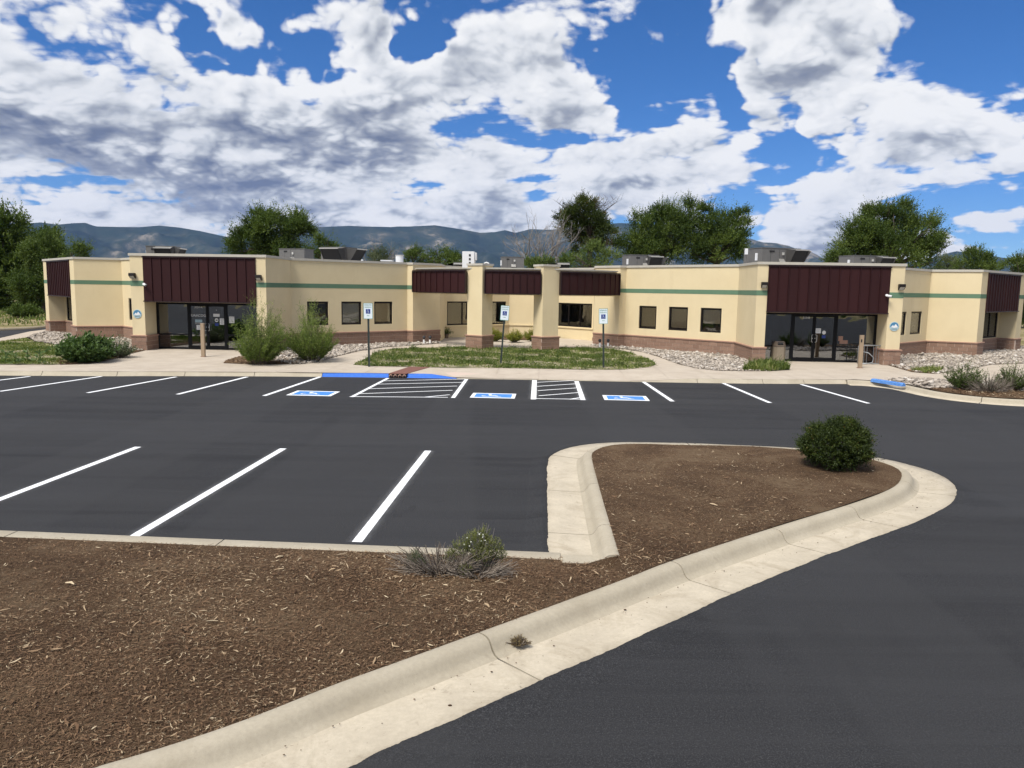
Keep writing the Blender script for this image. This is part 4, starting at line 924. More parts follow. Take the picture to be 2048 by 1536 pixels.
dB,sfB,yF=storefront(1,[16.49,14.73,13.75,12.77,11.31],0,0)
yT=yF-.022
def notice(par,x,z,w_,h,m='paper',name='notice',lines=0):
    mb=MB(); mb.box(x-w_/2,x+w_/2,yT,yT+.004,z-h/2,z+h/2); o=mb.build(name,M(m),par)
    if lines:
        g=MB()
        for i in range(lines):
            zz=z+h/2-h*(i+.9)/(lines+1); ww=w_*.36*(1-.35*((i*37)%3)/2); g.box(x-ww,x+ww,yT-.003,yT-.0005,zz-h*.02,zz+h*.02)
        g.build('print',M('ink'),par)
    return o
(dl_,a,b),(dr_,a2,b2)=dA; cx=(a+b)/2; cx2=(a2+b2)/2
put_text('door_number','3224 A',.125,'letter_white',dl_,(cx,yT-.004,2.10)); put_text('door_lettering','UAACOG',.165,'letter_white',dl_,(cx,yT-.004,1.72))
notice(dl_,cx,1.47,.33,.12,'sign_grey',lines=3); notice(dl_,cx+.02,1.37,.40,.012,'letter_white','door_lettering'); notice(dl_,cx+.04,1.17,.30,.22,'paper',lines=4)
notice(dr_,cx2,1.75,.30,.13,'paper',lines=1); notice(dr_,cx2+.26,1.46,.22,.29,'paper',lines=5)
g=MB(); g.cyl((cx2,yT,1.52),.085,.004,18,axis='y'); g.build('sticker',M('paper'),dr_); g=MB(); g.box(cx2-.05,cx2+.05,yT-.003,yT-.0045,1.49,1.55); g.build('print',M('ink'),dr_)
notice(dr_,cx2,1.32,.17,.13,'sign_blue',name='sticker'); put_text('door_lettering','4',.07,'letter_white',dr_,(cx2,yT-.004,1.98))
notice(sfA,-12.93+.02,1.55,.24,.30,'paper',lines=4)
(dl_,a,b),(dr_,a2,b2)=dB; cx=(a+b)/2; cx2=(a2+b2)/2
put_text('door_number','3224B',.125,'letter_white',dl_,(cx+.1,yT-.004,2.10))
notice(dr_,a2+.10,1.53,.28,.22,'paper',lines=3)
g=MB(); g.cyl((cx2-.02,yT,1.46),.085,.004,18,axis='y'); g.build('sticker',M('paper'),dr_); notice(dr_,cx2-.02,1.27,.16,.13,'sign_blue',name='sticker')
put_text('wheelchair_print','4',.09,'letter_white',dr_,(cx2-.02,yT-.006,1.27)) if False else None
notice(sfB,14.73+.22,1.20,.20,.22,'cap_block',lines=0); notice(sfB,14.73+.36,1.05,.36,.16,'cap_block')
# ================================================================== things fixed to or standing on the building
def on_front(px,z,y=.1): # building-frame point of the plane Y=y seen in column px
    t=colt(px,(0,y),(1,y)); return Vector((t,y))
def wall_light(px,pz,label):
    p=on_front(px,pz,.1); w=L2W(p.x,p.y); o=empty('wall_light',(w.x,w.y,pz),TH); tag(o,label,'light','box lights on the entry pillars')
    mb=MB(); mb.box(-.11,.11,-.05,0,-.11,.11); mb.build('back_plate',M('bronze'),o)
    mb=MB(); mb.add([(-.125,-.05,-.12),(.125,-.05,-.12),(.125,-.05,.13),(-.125,-.05,.13),(-.125,-.22,.02),(.125,-.22,.02),(.125,-.20,.13),(-.125,-.20,.13)],[(0,1,2,3),(4,5,1,0),(7,6,5,4),(3,2,6,7),(0,3,7,4),(5,6,2,1)]); mb.build('hood',M('bronze'),o)
    mb=MB(); mb.add([(-.10,-.06,-.124),(.10,-.06,-.124),(.10,-.20,.0),(-.10,-.20,.0)],[(3,2,1,0)]); mb.build('lens',M('unit_light'),o)
wall_light(270.5,3.50,'dark box light on the left edge of the left entry, above a round plaque')
wall_light(520.5,3.50,'dark box light to the right of the left maroon entry panel')
wall_light(1524,3.52,'dark box light on the pillar left of the right maroon entry panel')
wall_light(1797,3.52,'dark box light on the pillar right of the right maroon entry panel')
def camera_thing(px,pz,label,y):
    p=on_front(px,pz,y); w=L2W(p.x,p.y); o=empty('security_camera',(w.x,w.y,pz),TH); tag(o,label,'security camera','white cameras by the entries')
    mb=MB(); mb.cyl((0,-.05,0),.055,.05,12,axis='y',r2=.055); mb.build('mount',M('white_plastic'),o,smooth=False)
    mb=MB(); mb.tube([(0,-.05,0),(.02,-.10,-.01)],.025,8); mb.build('arm',M('white_plastic'),o)
    mb=MB(); mb.tube([(-.02,-.10,-.01),(.03,-.12,-.02),(.16,-.20,-.045)],[.04,.05,.05],12); mb.build('housing',M('white_plastic'),o,smooth=True)
    mb=MB(); mb.tube([(.161,-.2005,-.0452),(.168,-.205,-.047)],.034,12); mb.build('lens',M('ink'),o)
camera_thing(292,3.14,'white camera on the left edge of the left maroon entry panel',.06); camera_thing(1769,3.16,'white camera near the right edge of the right maroon entry panel',.06)
def plaque(px,pz,label):
    p=on_front(px,pz,.1); w=L2W(p.x,p.y); o=empty('round_plaque',(w.x,w.y,pz),TH); tag(o,label,'plaque','round plaques beside the entries')
    mb=MB(); mb.cyl((0,0,0),.20,.02,32,axis='y'); ob=mb.build('disc',M('sign_grey'),o)
    mb=MB(); n_=24; a0_,a1_=math.radians(-8),math.radians(188)
    v=[(0,-.022,-.02)]+[(math.cos(a0_+(a1_-a0_)*i/n_)*.175,-.022,math.sin(a0_+(a1_-a0_)*i/n_)*.175) for i in range(n_+1)]; mb.add(v,[(0,i+2,i+1)[::-1] for i in range(n_)]); mb.build('sky_field',M('plaque_blue'),o)
    mb=MB(); mb.add([(-.15,-.026,-.03),(-.06,-.026,.06),(-.02,-.026,.01),(.05,-.026,.11),(.16,-.026,-.03),(.0,-.026,-.06)],[(0,5,4,3,2,1)[::-1]]); mb.build('mountain_emblem',M('letter_white'),o)
    me=text_mesh('UAACOG',.055,.001); me.materials.clear(); me.materials.append(M('ink')); link('plaque_lettering',me,None,o,(0,-.026,-.115),(math.pi/2,0,0))
MT['plaque_blue']=mat('plaque_blue',(.05,.20,.36),.5)
plaque(275,1.79,'round blue plaque with white mountain on the left entry pillar'); plaque(1790,1.83,'round blue plaque with white mountain on the right entry pillar')
# ---- roof units
def rooftop(px0,px1,ytop,dist,label,rz=0,hoods=('f','r'),depth=1.3,mat_='unit_grey',name='rooftop_unit',flare=.55,body=1.0,hoodfrac=.45,group='air handling units on the roof'):
    """packaged unit; the camera side is local -Y"""
    c=far((px0+px1)/2,ytop,dist); a=far(px0,ytop,dist); b=far(px1,ytop,dist); W=(b-a).length; top=c.z; base=4.06
    o=empty(name,(c.x,c.y,base),rz); tag(o,label,'rooftop unit',group); hh=max(.35,top-base); w=W*.5*body
    lift=.12
    mb=MB(); mb.box(-w-.03,w+.03,-depth/2-.03,depth/2+.03,-.05,lift); mb.build('roof_curb',M('unit_light'),o)
    mb=MB(); mb.box(-w,w,-depth/2,depth/2,lift+.003,hh); mb.build('cabinet',M(mat_),o,bevel=.012)
    mb=MB(); mb.box(-w-.02,w+.02,-depth/2-.02,depth/2+.02,hh+.002,hh+.03); mb.build('top_panel',M(mat_),o)
    def hood(T,wd):
        h0,h1=lift+.08,hh-.02; f=flare
        mb=MB(); mb.add([T@Vector(q) for q in ((-wd/2,0,h1),(wd/2,0,h1),(wd/2,-f,h1-.06),(-wd/2,-f,h1-.06))],[(3,2,1,0)],1)   # top sheet
        mb.add([T@Vector(q) for q in ((-wd/2,0,h1),(-wd/2,-f,h1-.06),(-wd/2,0,h0))],[(0,1,2),(2,1,0)],0); mb.add([T@Vector(q) for q in ((wd/2,0,h1),(wd/2,-f,h1-.06),(wd/2,0,h0))],[(0,1,2),(2,1,0)],0)
        mb.add([T@Vector(q) for q in ((-wd/2-.015,-f,h1-.10),(wd/2+.015,-f,h1-.10),(wd/2+.015,-f-.02,h1-.035),(-wd/2-.015,-f-.02,h1-.035))],[(0,1,2,3)],1)
        mb.add([T@Vector(q) for q in ((-wd/2+.04,-.05,h0+.1),(wd/2-.04,-.05,h0+.1),(wd/2-.04,-f+.08,h1-.12),(-wd/2+.04,-f+.08,h1-.12))],[(0,1,2,3)],2)
        mb.build('intake_hood',[M(mat_),M('unit_light'),M('dark_mesh')],o)
    hw=2*w*hoodfrac
    if 'f' in hoods: hood(Matrix.Translation((w-hw/2-.02,-depth/2-.002,0)),hw)
    if 'r' in hoods: hood(Matrix.Translation((w+.002,0,0))@Matrix.Rotation(math.pi/2,4,'Z'),depth*.85)
    if 'l' in hoods: hood(Matrix.Translation((-w-.002,0,0))@Matrix.Rotation(-math.pi/2,4,'Z'),depth*.85)
    # access panel lines, small flue cap, nameplate and side box
    mb=MB(); y=-depth/2-.004
    for xx in (-w*.55,-w*.1): mb.box(xx-.006,xx+.006,y,y+.003,lift+.06,hh-.06)
    mb.box(-w*.62,-w*.36,y-.012,y-.003,hh-.20,hh-.11); mb.build('panel_seam',M('dark_mesh'),o)
    mb=MB(); xx=w*.02; mb.add([(xx-.16,y-.003,hh*.62),(xx+.16,y-.003,hh*.62),(xx+.16,y-.16,hh*.48),(xx-.16,y-.16,hh*.48)],[(3,2,1,0),(0,1,2,3)]); mb.add([(xx-.16,y-.003,hh*.62),(xx-.16,y-.16,hh*.48),(xx-.16,y-.003,hh*.45)],[(0,1,2),(2,1,0)]); mb.box(xx+.02,xx+.12,y-.06,y-.003,hh*.76,hh*.86); mb.build('flue_hood',M('unit_light'),o)
    mb=MB(); mb.box(-w-.10,-w-.022,-depth*.3,-depth*.3+.12,hh*.55,hh*.82); mb.build('switch_box',M('unit_white'),o)
    return o
rooftop(300,354,494,42.5,'grey roof unit with open intake hood above the left entry',.10,('f','r'),hoodfrac=.62,body=.95,flare=.35)
rooftop(566,620,499,50,'plain grey roof unit between the left entry and a hooded unit',-.2,(),flare=.3)
rooftop(650,706,496,46.5,'grey roof unit with wide dark hood above the left wing windows',-.35,('f','r'),hoodfrac=.75,flare=.75)
rooftop(908,926,526,50,'small dark hooded roof unit beside the tall white cabinet',0,('f','l'),depth=.8,hoodfrac=.9,flare=.4)
rooftop(1003,1046,515,54,'tan grey box unit on the roof between the two portico pillars',.1,(),depth=1.5)
rooftop(1112,1138,526.5,50,'low dark hooded roof unit just right of the right portico pillar',0,('f','l'),depth=.9,hoodfrac=.9,flare=.5)
rooftop(1251,1312,511.5,46.5,'grey roof unit with two hoods above the right wing windows',.25,('f','r'),hoodfrac=.42,flare=.6)
rooftop(1500,1588,498.5,40.5,'largest grey roof unit, left above the right maroon entry panel',.30,('f','r'),hoodfrac=.36,flare=.75,depth=1.6)
rooftop(1688,1766,513,43.5,'long low grey roof unit above the right end of the right entry',.22,('f','r'),hoodfrac=.36,flare=.6)
# tall white louvred cabinet
c=far(940,503.5,47); o=empty('vent_cabinet',(c.x,c.y,4.06),-.05); tag(o,'tall white cabinet with dark louvre column above the left portico pillar','vent cabinet'); hh=c.z-4.06
mb=MB(); mb.box(-.42,.30,-.4,.4,0,hh); mb.build('cabinet',M('unit_white'),o,bevel=.012)
for i in range(5): mb=MB(); mb.box(-.02,.09,-.412,-.402,hh-.16-i*.23-.13,hh-.16-i*.23); mb.build('louvre',M('dark_mesh'),o)
mb=MB(); mb.box(.302,.42,-.3,.1,hh-.50,hh-.06); mb.build('side_box',M('unit_white'),o)
c=far(799,510,47); o=empty('roof_vent',(c.x,c.y,4.06)); tag(o,'white cylindrical roof vent on a flared base above the left wing','roof vent'); hh=c.z-4.06
mb=MB(); mb.cyl((0,0,0),.34,.30,20,r2=.30); mb.build('flared_base',M('unit_white'),o); mb=MB(); mb.cyl((0,0,.30),.235,hh-.34,20); mb.build('drum',M('unit_white'),o); mb=MB(); mb.cyl((0,0,hh-.04),.26,.04,20); mb.build('cap',M('unit_light'),o)
c=far(774,520.5,46.5); o=empty('roof_hatch',(c.x,c.y,4.06)); tag(o,'low flat white roof hatch left of the cylindrical vent','roof hatch'); mb=MB(); mb.box(-.30,.30,-.3,.3,0,c.z-4.06-.06); mb.build('frame',M('unit_light'),o); mb=MB(); mb.box(-.34,.34,-.34,.34,c.z-4.06-.055,c.z-4.06); mb.build('lid',M('unit_white'),o,bevel=.01)
c=far(973,525,46); o=empty('flue_pipe',(c.x,c.y,4.06)); tag(o,'curved white vent pipe on the roof right of the tall cabinet','vent pipe'); hh=c.z-4.06; mb=MB(); mb.tube([(-.16,0,0),(-.16,0,hh-.14),(-.12,0,hh-.05),(0,0,hh),(.12,0,hh-.05),(.16,0,hh-.16)],.045,10); mb.build('pipe',M('unit_white'),o,smooth=True)
for px,y,d_,lb in ((724.5,519,43,'tiny white vent stub on the roof above the left wing'),(1493,497,40,'small white box on a thin pole at the left of the largest roof unit')):
    c=far(px,y,d_); o=empty('vent_stub' if y>510 else 'pole_box',(c.x,c.y,4.06)); tag(o,lb,'vent' if y>510 else 'electrical box'); hh=c.z-4.06
    mb=MB(); mb.cyl((0,0,0),.03,hh-.05,8); mb.build('pipe' if y>510 else 'pole',M('unit_grey' if y<510 else 'unit_white'),o)
    mb=MB(); (mb.cyl((0,0,hh-.1),.06,.1,10) if y>510 else mb.box(-.07,.07,-.05,.05,hh-.30,hh)); mb.build('cap' if y>510 else 'box',M('unit_white'),o)
# ---- accessible parking symbols and signs
for cx_,cy_ in (((576.7+658)/2+10,787.0),(987,791.6),(1251,796.2)):
    p=at(cx_,cy_); symbol(p.x,p.y,math.radians(-3))
def park_sign(px,py,topx,topy,label):
    b=at(px,py,.15); d=ray(topx,topy); t=b.y/d.y; top=Vector((d.x*t,b.y,H+d.z*t)); v=top-b; Ls=v.length
    o=empty('parking_sign',b); o.rotation_euler=(0,math.atan2(v.x,v.z),0); tag(o,label,'parking sign','reserved parking signs')
    mb=MB(); w_=.035
    mb.box(-w_,w_,-.012,.0,-.1,Ls-.30); mb.box(-w_,-w_+.012,-.035,-.012,-.1,Ls-.30); mb.box(w_-.012,w_,-.035,-.012,-.1,Ls-.30); mb.build('post',M('post_green'),o)
    sw_,sh=.175,.30*1.0; zc=Ls-sh
    mb=MB(); mb.box(-sw_,sw_,-.046,-.042,zc-sh+.0,zc+sh); mb.build('sign_plate',M('sign_white'),o,bevel=.0)
    mb=MB(); 
    for a_,b_,c_,d_ in ((-sw_,sw_,-sh,-sh+.012),(-sw_,sw_,sh-.012,sh),(-sw_,-sw_+.012,-sh+.012,sh-.012),(sw_-.012,sw_,-sh+.012,sh-.012)): mb.box(a_,b_,-.0485,-.046,zc+c_,zc+d_)
    mb.build('border',M('sign_green'),o)
    mb=MB(); mb.box(-.085,.085,-.0485,-.046,zc-.10,zc+.07); mb.build('blue_panel',M('sign_blue'),o)
    f=wheel_figure(.075,.001,0).build('wheelchair_figure',M('sign_white'),o,loc=(0,-.0495,zc-.015),rot=(math.pi/2,0,0))
    put_text('lettering','RESERVED',.062,'sign_green',o,(0,-.0475,zc+.225)); put_text('lettering','PARKING',.062,'sign_green',o,(0,-.0475,zc+.14))
    g=MB(); g.box(-.05,.05,-.0475,-.046,zc-.185,zc-.17); g.build('arrow',M('sign_green'),o)
    return o
park_sign(738.5,733,736.3,606,'reserved parking sign at the left tip of the oval lawn, upright')
park_sign(1001.5,727,1010.8,611,'reserved parking sign in the middle of the lawn, leaning to the right')
park_sign(1207,735,1206.3,617,'reserved parking sign near the right end of the oval lawn, upright')
# ---- door operator posts, bin, bike rack, wheel stop, flood lights
def opener_post(px,py,hh,label,face):
    b=at(px,py,.14); o=empty('operator_post',b,TH); tag(o,label,'post','tan door opener posts')
    mb=MB(); mb.box(-.075,.075,-.06,.06,0,hh-.03); mb.build('post',M('post_tan'),o,bevel=.006)
    mb=MB(); mb.box(-.079,.079,-.064,.064,hh-.028,hh); mb.build('post_cap',M('post_tan'),o,bevel=.006)
    if face: mb=MB(); mb.box(-.055,-.0,-.067,-.0605,hh-.30,hh-.17); mb.build('button_plate',M('dark_mesh'),o)
    mb=MB(); mb.box(-.11,.11,-.09,.09,-.005,.012); mb.build('base_plate',M('rust_plate'),o)
opener_post(407,713.5,1.41,'tan square post standing before the left entry doors',0); opener_post(1719.5,736,1.37,'tan square post before the right entry beside the bike rack',1)
b=at(1555,722,.14); o=empty('litter_bin',b,TH+.05); tag(o,'pebble textured tan litter bin left of the right entry doors','litter bin')
mb=MB(); w_=.27; ch=.10
oct_=[(-w_+ch,-w_),(w_-ch,-w_),(w_,-w_+ch),(w_,w_-ch),(w_-ch,w_),(-w_+ch,w_),(-w_,w_-ch),(-w_,-w_+ch)]
for i in range(8):
    g=MB(); a=Vector(oct_[i]); b_=Vector(oct_[(i+1)%8]); d=(b_-a).normalized(); n_=Vector((d.y,-d.x)); a=a+d*.006; b_=b_-d*.006
    g.add([(a.x,a.y,.03),(b_.x,b_.y,.03),(b_.x,b_.y,.66),(a.x,a.y,.66),(a.x-n_.x*.02,a.y-n_.y*.02,.03),(b_.x-n_.x*.02,b_.y-n_.y*.02,.03),(b_.x-n_.x*.02,b_.y-n_.y*.02,.66),(a.x-n_.x*.02,a.y-n_.y*.02,.66)],[(0,1,2,3),(7,6,5,4),(0,4,5,1),(1,5,6,2),(2,6,7,3),(3,7,4,0)]); g.build('stone_panel',M('bin_stone'),o)
g=MB(); n0=len(g.v); g.add([(x*.95,y*.95,0) for x,y in oct_]+[(x*.95,y*.95,.67) for x,y in oct_],[tuple(range(7,-1,-1)),tuple(range(8,16))]+[(i,(i+1)%8,8+(i+1)%8,8+i) for i in range(8)]); g.build('liner',M('dark_mesh'),o)
g=MB(); g.add([(x*1.03,y*1.03,.672) for x,y in oct_]+[(x*1.03,y*1.03,.72) for x,y in oct_]+[(x*.80,y*.86,.90) for x,y in oct_],[(i,(i+1)%8,8+(i+1)%8,8+i) for i in range(8)]+[(8+i,8+(i+1)%8,16+(i+1)%8,16+i) for i in range(8)]+[tuple(range(16,24)),tuple(range(7,-1,-1))]); g.build('bin_lid',M('bin_top'),o)
g=MB(); g.add([(-.13,-.278,.745),(.13,-.278,.745),(.11,-.250,.86),(-.11,-.250,.86)],[(0,1,2,3)]); g.add([(-.10,-.262,.845),(.10,-.262,.845),(.12,-.31,.80),(-.12,-.31,.80)],[(0,1,2,3),(3,2,1,0)],1); g.build('opening',[M('dark_mesh'),M('steel')],o)
b=at(1745,728,.14); o=empty('bike_rack',b,TH+.03); tag(o,'galvanised grid bike rack with looped ends by the right entry','bike rack')
mb=MB(); mb.tube([(-.66,0,.02),(-.66,0,.78),(-.62,0,.82),(.52,0,.82),(.56,0,.78),(.60,-.03,.62),(.82,-.12,.42),(.86,-.12,.14),(.74,-.10,.03),(.2,-.05,.02),(-.66,0,.02)],.024,8); mb.build('rack_frame',M('galvanised'),o,smooth=True)
mb=MB(); mb.tube([(-.55,-.02,.55),(-.3,-.22,.50),(-.1,-.30,.30),(-.16,-.32,.08),(-.40,-.30,.03),(-.66,-.28,.03)],.024,8); mb.build('end_loop',M('galvanised'),o,smooth=True)
for x in (-.52,-.40,-.28,.0,.12,.24,.40): mb=MB(); mb.tube([(x,0,.03),(x,0,.81)],.012,6); mb.build('upright_bar',M('galvanised'),o)
a=at(1750,769,.15); b=at(1803,776,.12); c=(a+b)/2; rz=math.atan2((b-a).y,(b-a).x); o=empty('wheel_stop',(12.98,26.42,.13),math.radians(-71)); tag(o,'chipped blue concrete wheel stop lying on the right kerb bend','wheel stop')
mb=MB(); Lh=.70; sec=[(-.095,0),(-.075,.085),(-.045,.115),(.045,.115),(.075,.085),(.095,0)]; vs=[]
for x in (-Lh,-Lh+.05,Lh-.05,Lh):
    k=.86 if abs(x)==Lh else 1
    vs+=[(x,y*k,z*k) for y,z in sec]
fs=[(i*6+j,i*6+j+1,(i+1)*6+j+1,(i+1)*6+j)[::-1] for i in range(3) for j in range(5)]+[(0,1,2,3,4,5),(23,22,21,20,19,18)]; mb.add(vs,fs); mb.build('concrete_body',M('stop_blue'),o)
for x in (-.42,.42): mb=MB(); mb.cyl((x,0,.113),.018,.008,10); mb.build('anchor_bolt',M('rust_plate'),o)
def flood(px,py,label):
    b=at(px,py,.15); o=empty('flood_light',b,rnd.uniform(-.3,.3)); tag(o,label,'garden light','white garden lights by the courtyard walk')
    mb=MB(); mb.cyl((0,0,0),.055,.24,14); mb.build('canister',M('white_plastic'),o); mb=MB(); mb.cyl((0,0,.24),.02,.07,8); mb.build('stem',M('ink'),o)
    mb=MB(); mb.tube([(0,.03,.30),(0,.0,.34),(0,-.05,.38)],[.05,.075,.085],12); mb.build('lamp_head',M('ink'),o,smooth=True)
flood(848,688,'left garden light before the brick corner left of the portico'); flood(860,688,'right garden light before the brick corner left of the portico')
flood(1199.5,694.5,'left garden light beside the post of the right parking sign'); flood(1216,694.5,'right garden light before the brick corner right of the portico')
# ================================================================== LOOSE GROUND COVER
def scatter(poly,n,rs=RS):
    P=np.array([(p[0],p[1]) for p in poly]); lo,hi_=P.min(0),P.max(0); out=[]
    tot=0
    while tot<n:
        g=rs.uniform(lo,hi_,(max(n,1000)*2,2)); g=g[inside(g,P)]; out.append(g); tot+=len(g)
        if len(g)==0: break
    return np.concatenate(out)[:n]
def area(poly): return abs(sum(poly[i][0]*poly[(i+1)%len(poly)][1]-poly[(i+1)%len(poly)][0]*poly[i][1] for i in range(len(poly))))/2
# river stones
ICO_V=None
def ico():
    t=(1+5**.5)/2; v=np.array([(-1,t,0),(1,t,0),(-1,-t,0),(1,-t,0),(0,-1,t),(0,1,t),(0,-1,-t),(0,1,-t),(t,0,-1),(t,0,1),(-t,0,-1),(-t,0,1)],float); v/=np.linalg.norm(v[0])
    f=np.array([(0,11,5),(0,5,1),(0,1,7),(0,7,10),(0,10,11),(1,5,9),(5,11,4),(11,10,2),(10,7,6),(7,1,8),(3,9,4),(3,4,2),(3,2,6),(3,6,8),(3,8,9),(4,9,5),(2,4,11),(6,2,10),(8,6,7),(9,8,1)]); return v,f
IV,IF=ico()
def stones(poly,dens,zb,smin,smax,name,label):
    n=int(area(poly)*dens); P=scatter(poly,n); n=len(P); s=RS.uniform(smin,smax,n)*np.exp(RS.normal(0,.25,n))
    ax=RS.uniform(.55,1.0,(n,3))*np.array([1.0,.85,.50]); V=IV[None]*(1+RS.normal(0,.10,(n,12,1)))*ax[:,None]*s[:,None,None]
    a=RS.uniform(0,2*np.pi,n); c,s_=np.cos(a),np.sin(a); tl=RS.normal(0,.28,n); ct2,st2=np.cos(tl),np.sin(tl)
    y=V[:,:,1]*ct2[:,None]-V[:,:,2]*st2[:,None]; z=V[:,:,1]*st2[:,None]+V[:,:,2]*ct2[:,None]; x=V[:,:,0]
    X=x*c[:,None]-y*s_[:,None]+P[:,0,None]; Y=x*s_[:,None]+y*c[:,None]+P[:,1,None]; Zz=z+zb+s[:,None]*RS.uniform(.05,.5,(n,1))
    V=np.stack([X,Y,Zz],2).reshape(-1,3); F=(IF[None]+12*np.arange(n)[:,None,None]).reshape(-1,3); col=np.repeat(np.clip(RS.beta(1.8,1.5,n),0,1),12)
    return tag(link(name,np_mesh(name,V,F,M('river_stone'),col,smooth=True)),label,'stones',kind='stuff')
stones(rocks_left,115,.150,.048,.088,'river_stones','pale river stones along the brick base of the left wing')
stones(rocks_mid,120,.150,.048,.088,'river_stones','pale river stones between the left shrubs and the walk')
stones(rocks_right,125,.150,.048,.088,'river_stones','pale river stones along the right wing windows')
stones(rocks_end,100,.150,.048,.088,'river_stones','pale river stones in front of the right end bay')
stones(rocks_curb,120,.145,.050,.100,'river_stones','large pale river stones beside the right kerb bend')
# shredded bark: thin bent slivers of wood lying every way
def chips(poly,dens,zf,l0,l1,name,label,light=.16,near=None):
    n=int(area(poly)*dens); P=scatter(poly,n)
    if near is not None:
        d=np.hypot(P[:,0]-near[0],P[:,1]-near[1]); P=P[RS.uniform(0,1,len(P))<np.clip((3.9/d)**2.3,.085,1)]
    n=len(P); d=np.hypot(P[:,0],P[:,1])
    L=RS.uniform(l0,l1,n)*np.exp(np.clip(RS.normal(0,.45,n),-1,.9)); W=L*RS.uniform(.07,.22,n)+.0009; a=RS.uniform(0,2*np.pi,n); pit=RS.normal(0,.2,n); bend=RS.normal(0,.12,n)*L
    Z=np.array([zf(x,y) for x,y in P])+RS.uniform(.0,.022,n); t=RS.uniform(0,1,n); tone=np.where(RS.uniform(0,1,n)<light*(1+.8*np.sin(P[:,0]*1.7+1)*np.sin(P[:,1]*1.3+P[:,0]*.6)),RS.uniform(.80,1.0,n),np.clip(RS.beta(1.6,2.2,n)*.80+.10*np.sin(P[:,0]*2.1)*np.sin(P[:,1]*2.9+1),0,.82))
    H_=W*.35+.001; u=np.stack([np.cos(a)*np.cos(pit),np.sin(a)*np.cos(pit),np.sin(pit)],1); v=np.stack([-np.sin(a),np.cos(a),RS.normal(0,.35,n)],1); w=np.array([[0,0,1.0]])
    c=np.stack([P[:,0],P[:,1],Z],1); rows=[]
    for s_,wk in ((-1,.5),(0,1.0),(1,.4)):
        mid=c+u*(L*.5*s_)[:,None]+v*(bend*(1 if s_==0 else 0))[:,None]+w*(0.15*L*(s_==0))[:,None]*.25
        rows.append(mid-v*(W*.5*wk)[:,None]); rows.append(mid+v*(W*.5*wk)[:,None])
    V=np.stack(rows,1).reshape(-1,3); f=np.array([(0,2,3,1),(2,4,5,3)]); F=(f[None]+6*np.arange(n)[:,None,None]).reshape(-1,4)
    return tag(link(name,np_mesh(name,V,F,M('mulch_chip'),np.repeat(tone,6))),label,'mulch',kind='stuff')
inner=[tuple(p) for p in pm_]+[tuple(p) for p in mulch_poly[120:]]
chips(inner,7800,mulch_z,.010,.026,'mulch_chips','brown shredded bark covering the foreground bed and island',.09,near=(0,4.5))
chips(inner,230,lambda x,y:mulch_z(x,y)+.010,.022,.048,'mulch_chips','longer pale splinters strewn over the foreground bark',.38,near=(0,4.5))
for pl,lb in ((mulch_left,'dark bark at the foot of the big left shrub'),(mulch_bush,'dark bark under the two tall feathery shrubs'),(mulch_end,'dark bark strip beside the right entry walk'),(mulch_curb,'bark under the grey shrubs by the right kerb'),(planter,'bark in the courtyard planter')):
    chips(pl,420,lambda x,y:.162,.04,.09,'mulch_chips',lb,.14)
chips(inner,9,lambda x,y:mulch_z(x,y)+.018,.05,.085,'mulch_chips','few large flat pale splinters lying on the foreground bark',.75,near=(0,4.5))
# small litter on the gutter and a few crumbs
n=260; P=[]
for _ in range(n):
    i=rnd.randint(60,520); d=.28+abs(rnd.gauss(0,.16)); T_=Pm[i+1]-Pm[i]; T_/=np.hypot(*T_); P.append((Pm[i][0]+T_[1]*d,Pm[i][1]-T_[0]*d))
P=np.array(P); s=RS.uniform(.0015,.006,n)*np.exp(RS.normal(0,.4,n)); V=IV[None]*s[:,None,None]*np.array([1.4,1,.5]); V[:,:,0]+=P[:,0,None]; V[:,:,1]+=P[:,1,None]; V[:,:,2]+=.022
tag(link('gutter_crumbs',np_mesh('gutter_crumbs',V.reshape(-1,3),(IF[None]+12*np.arange(n)[:,None,None]).reshape(-1,3),M('mulch_chip'),np.repeat(RS.beta(1,3,n)*.5,12))),'dark crumbs of bark and grit lying in the concrete gutter','litter',kind='stuff')
# ------------------------------------------------------------------ foliage generator
def unitv(v): return v/np.maximum(np.linalg.norm(v,axis=1,keepdims=True),1e-6)
def leaves(P0,D,L,nl,size,rs,width=.42,spread=.9,droop=0.0,curl=.25,tone=None,bend=None,start=.15):
    """nl leaves along each twig (P0 + D*L); returns verts, faces, tone"""
    n=len(P0); t=(np.linspace(start,1,nl)[None]+rs.uniform(-.05,.05,(n,nl))); t=np.clip(t,0,1.05)
    D=unitv(D); L=L.reshape(-1,1,1)
    P=P0[:,None]+D[:,None]*L*t[:,:,None]; P[:,:,2]+=(-droop*(t**2))*L[:,:,0]
    if bend is not None: P+=bend[:,None]*(t**2)[:,:,None]*L
    ax=unitv((np.repeat(D[:,None],nl,1)+rs.normal(0,spread,(n,nl,3))).reshape(-1,3)); s=(size*rs.uniform(.6,1.25,(n,nl))*(1.1-.35*t)).reshape(-1,1)
    sd=unitv(np.cross(ax,rs.normal(0,1,ax.shape))); nm=np.cross(ax,sd); B=P.reshape(-1,3)
    tip=B+ax*s+nm*s*rs.normal(0,curl,(len(s),1)); m=B+ax*s*.45
    V=np.stack([B,m+sd*s*width*.5,tip,m-sd*s*width*.5],1).reshape(-1,3); N_=len(B); F=(np.array([[0,1,2,3]])+4*np.arange(N_)[:,None])
    tn=(tone[:,None]*np.ones((1,nl))).reshape(-1) if tone is not None else np.full(N_,.5)
    tn=np.clip(tn+rs.normal(0,.16,N_),0,1); return V,F,np.repeat(tn,4)
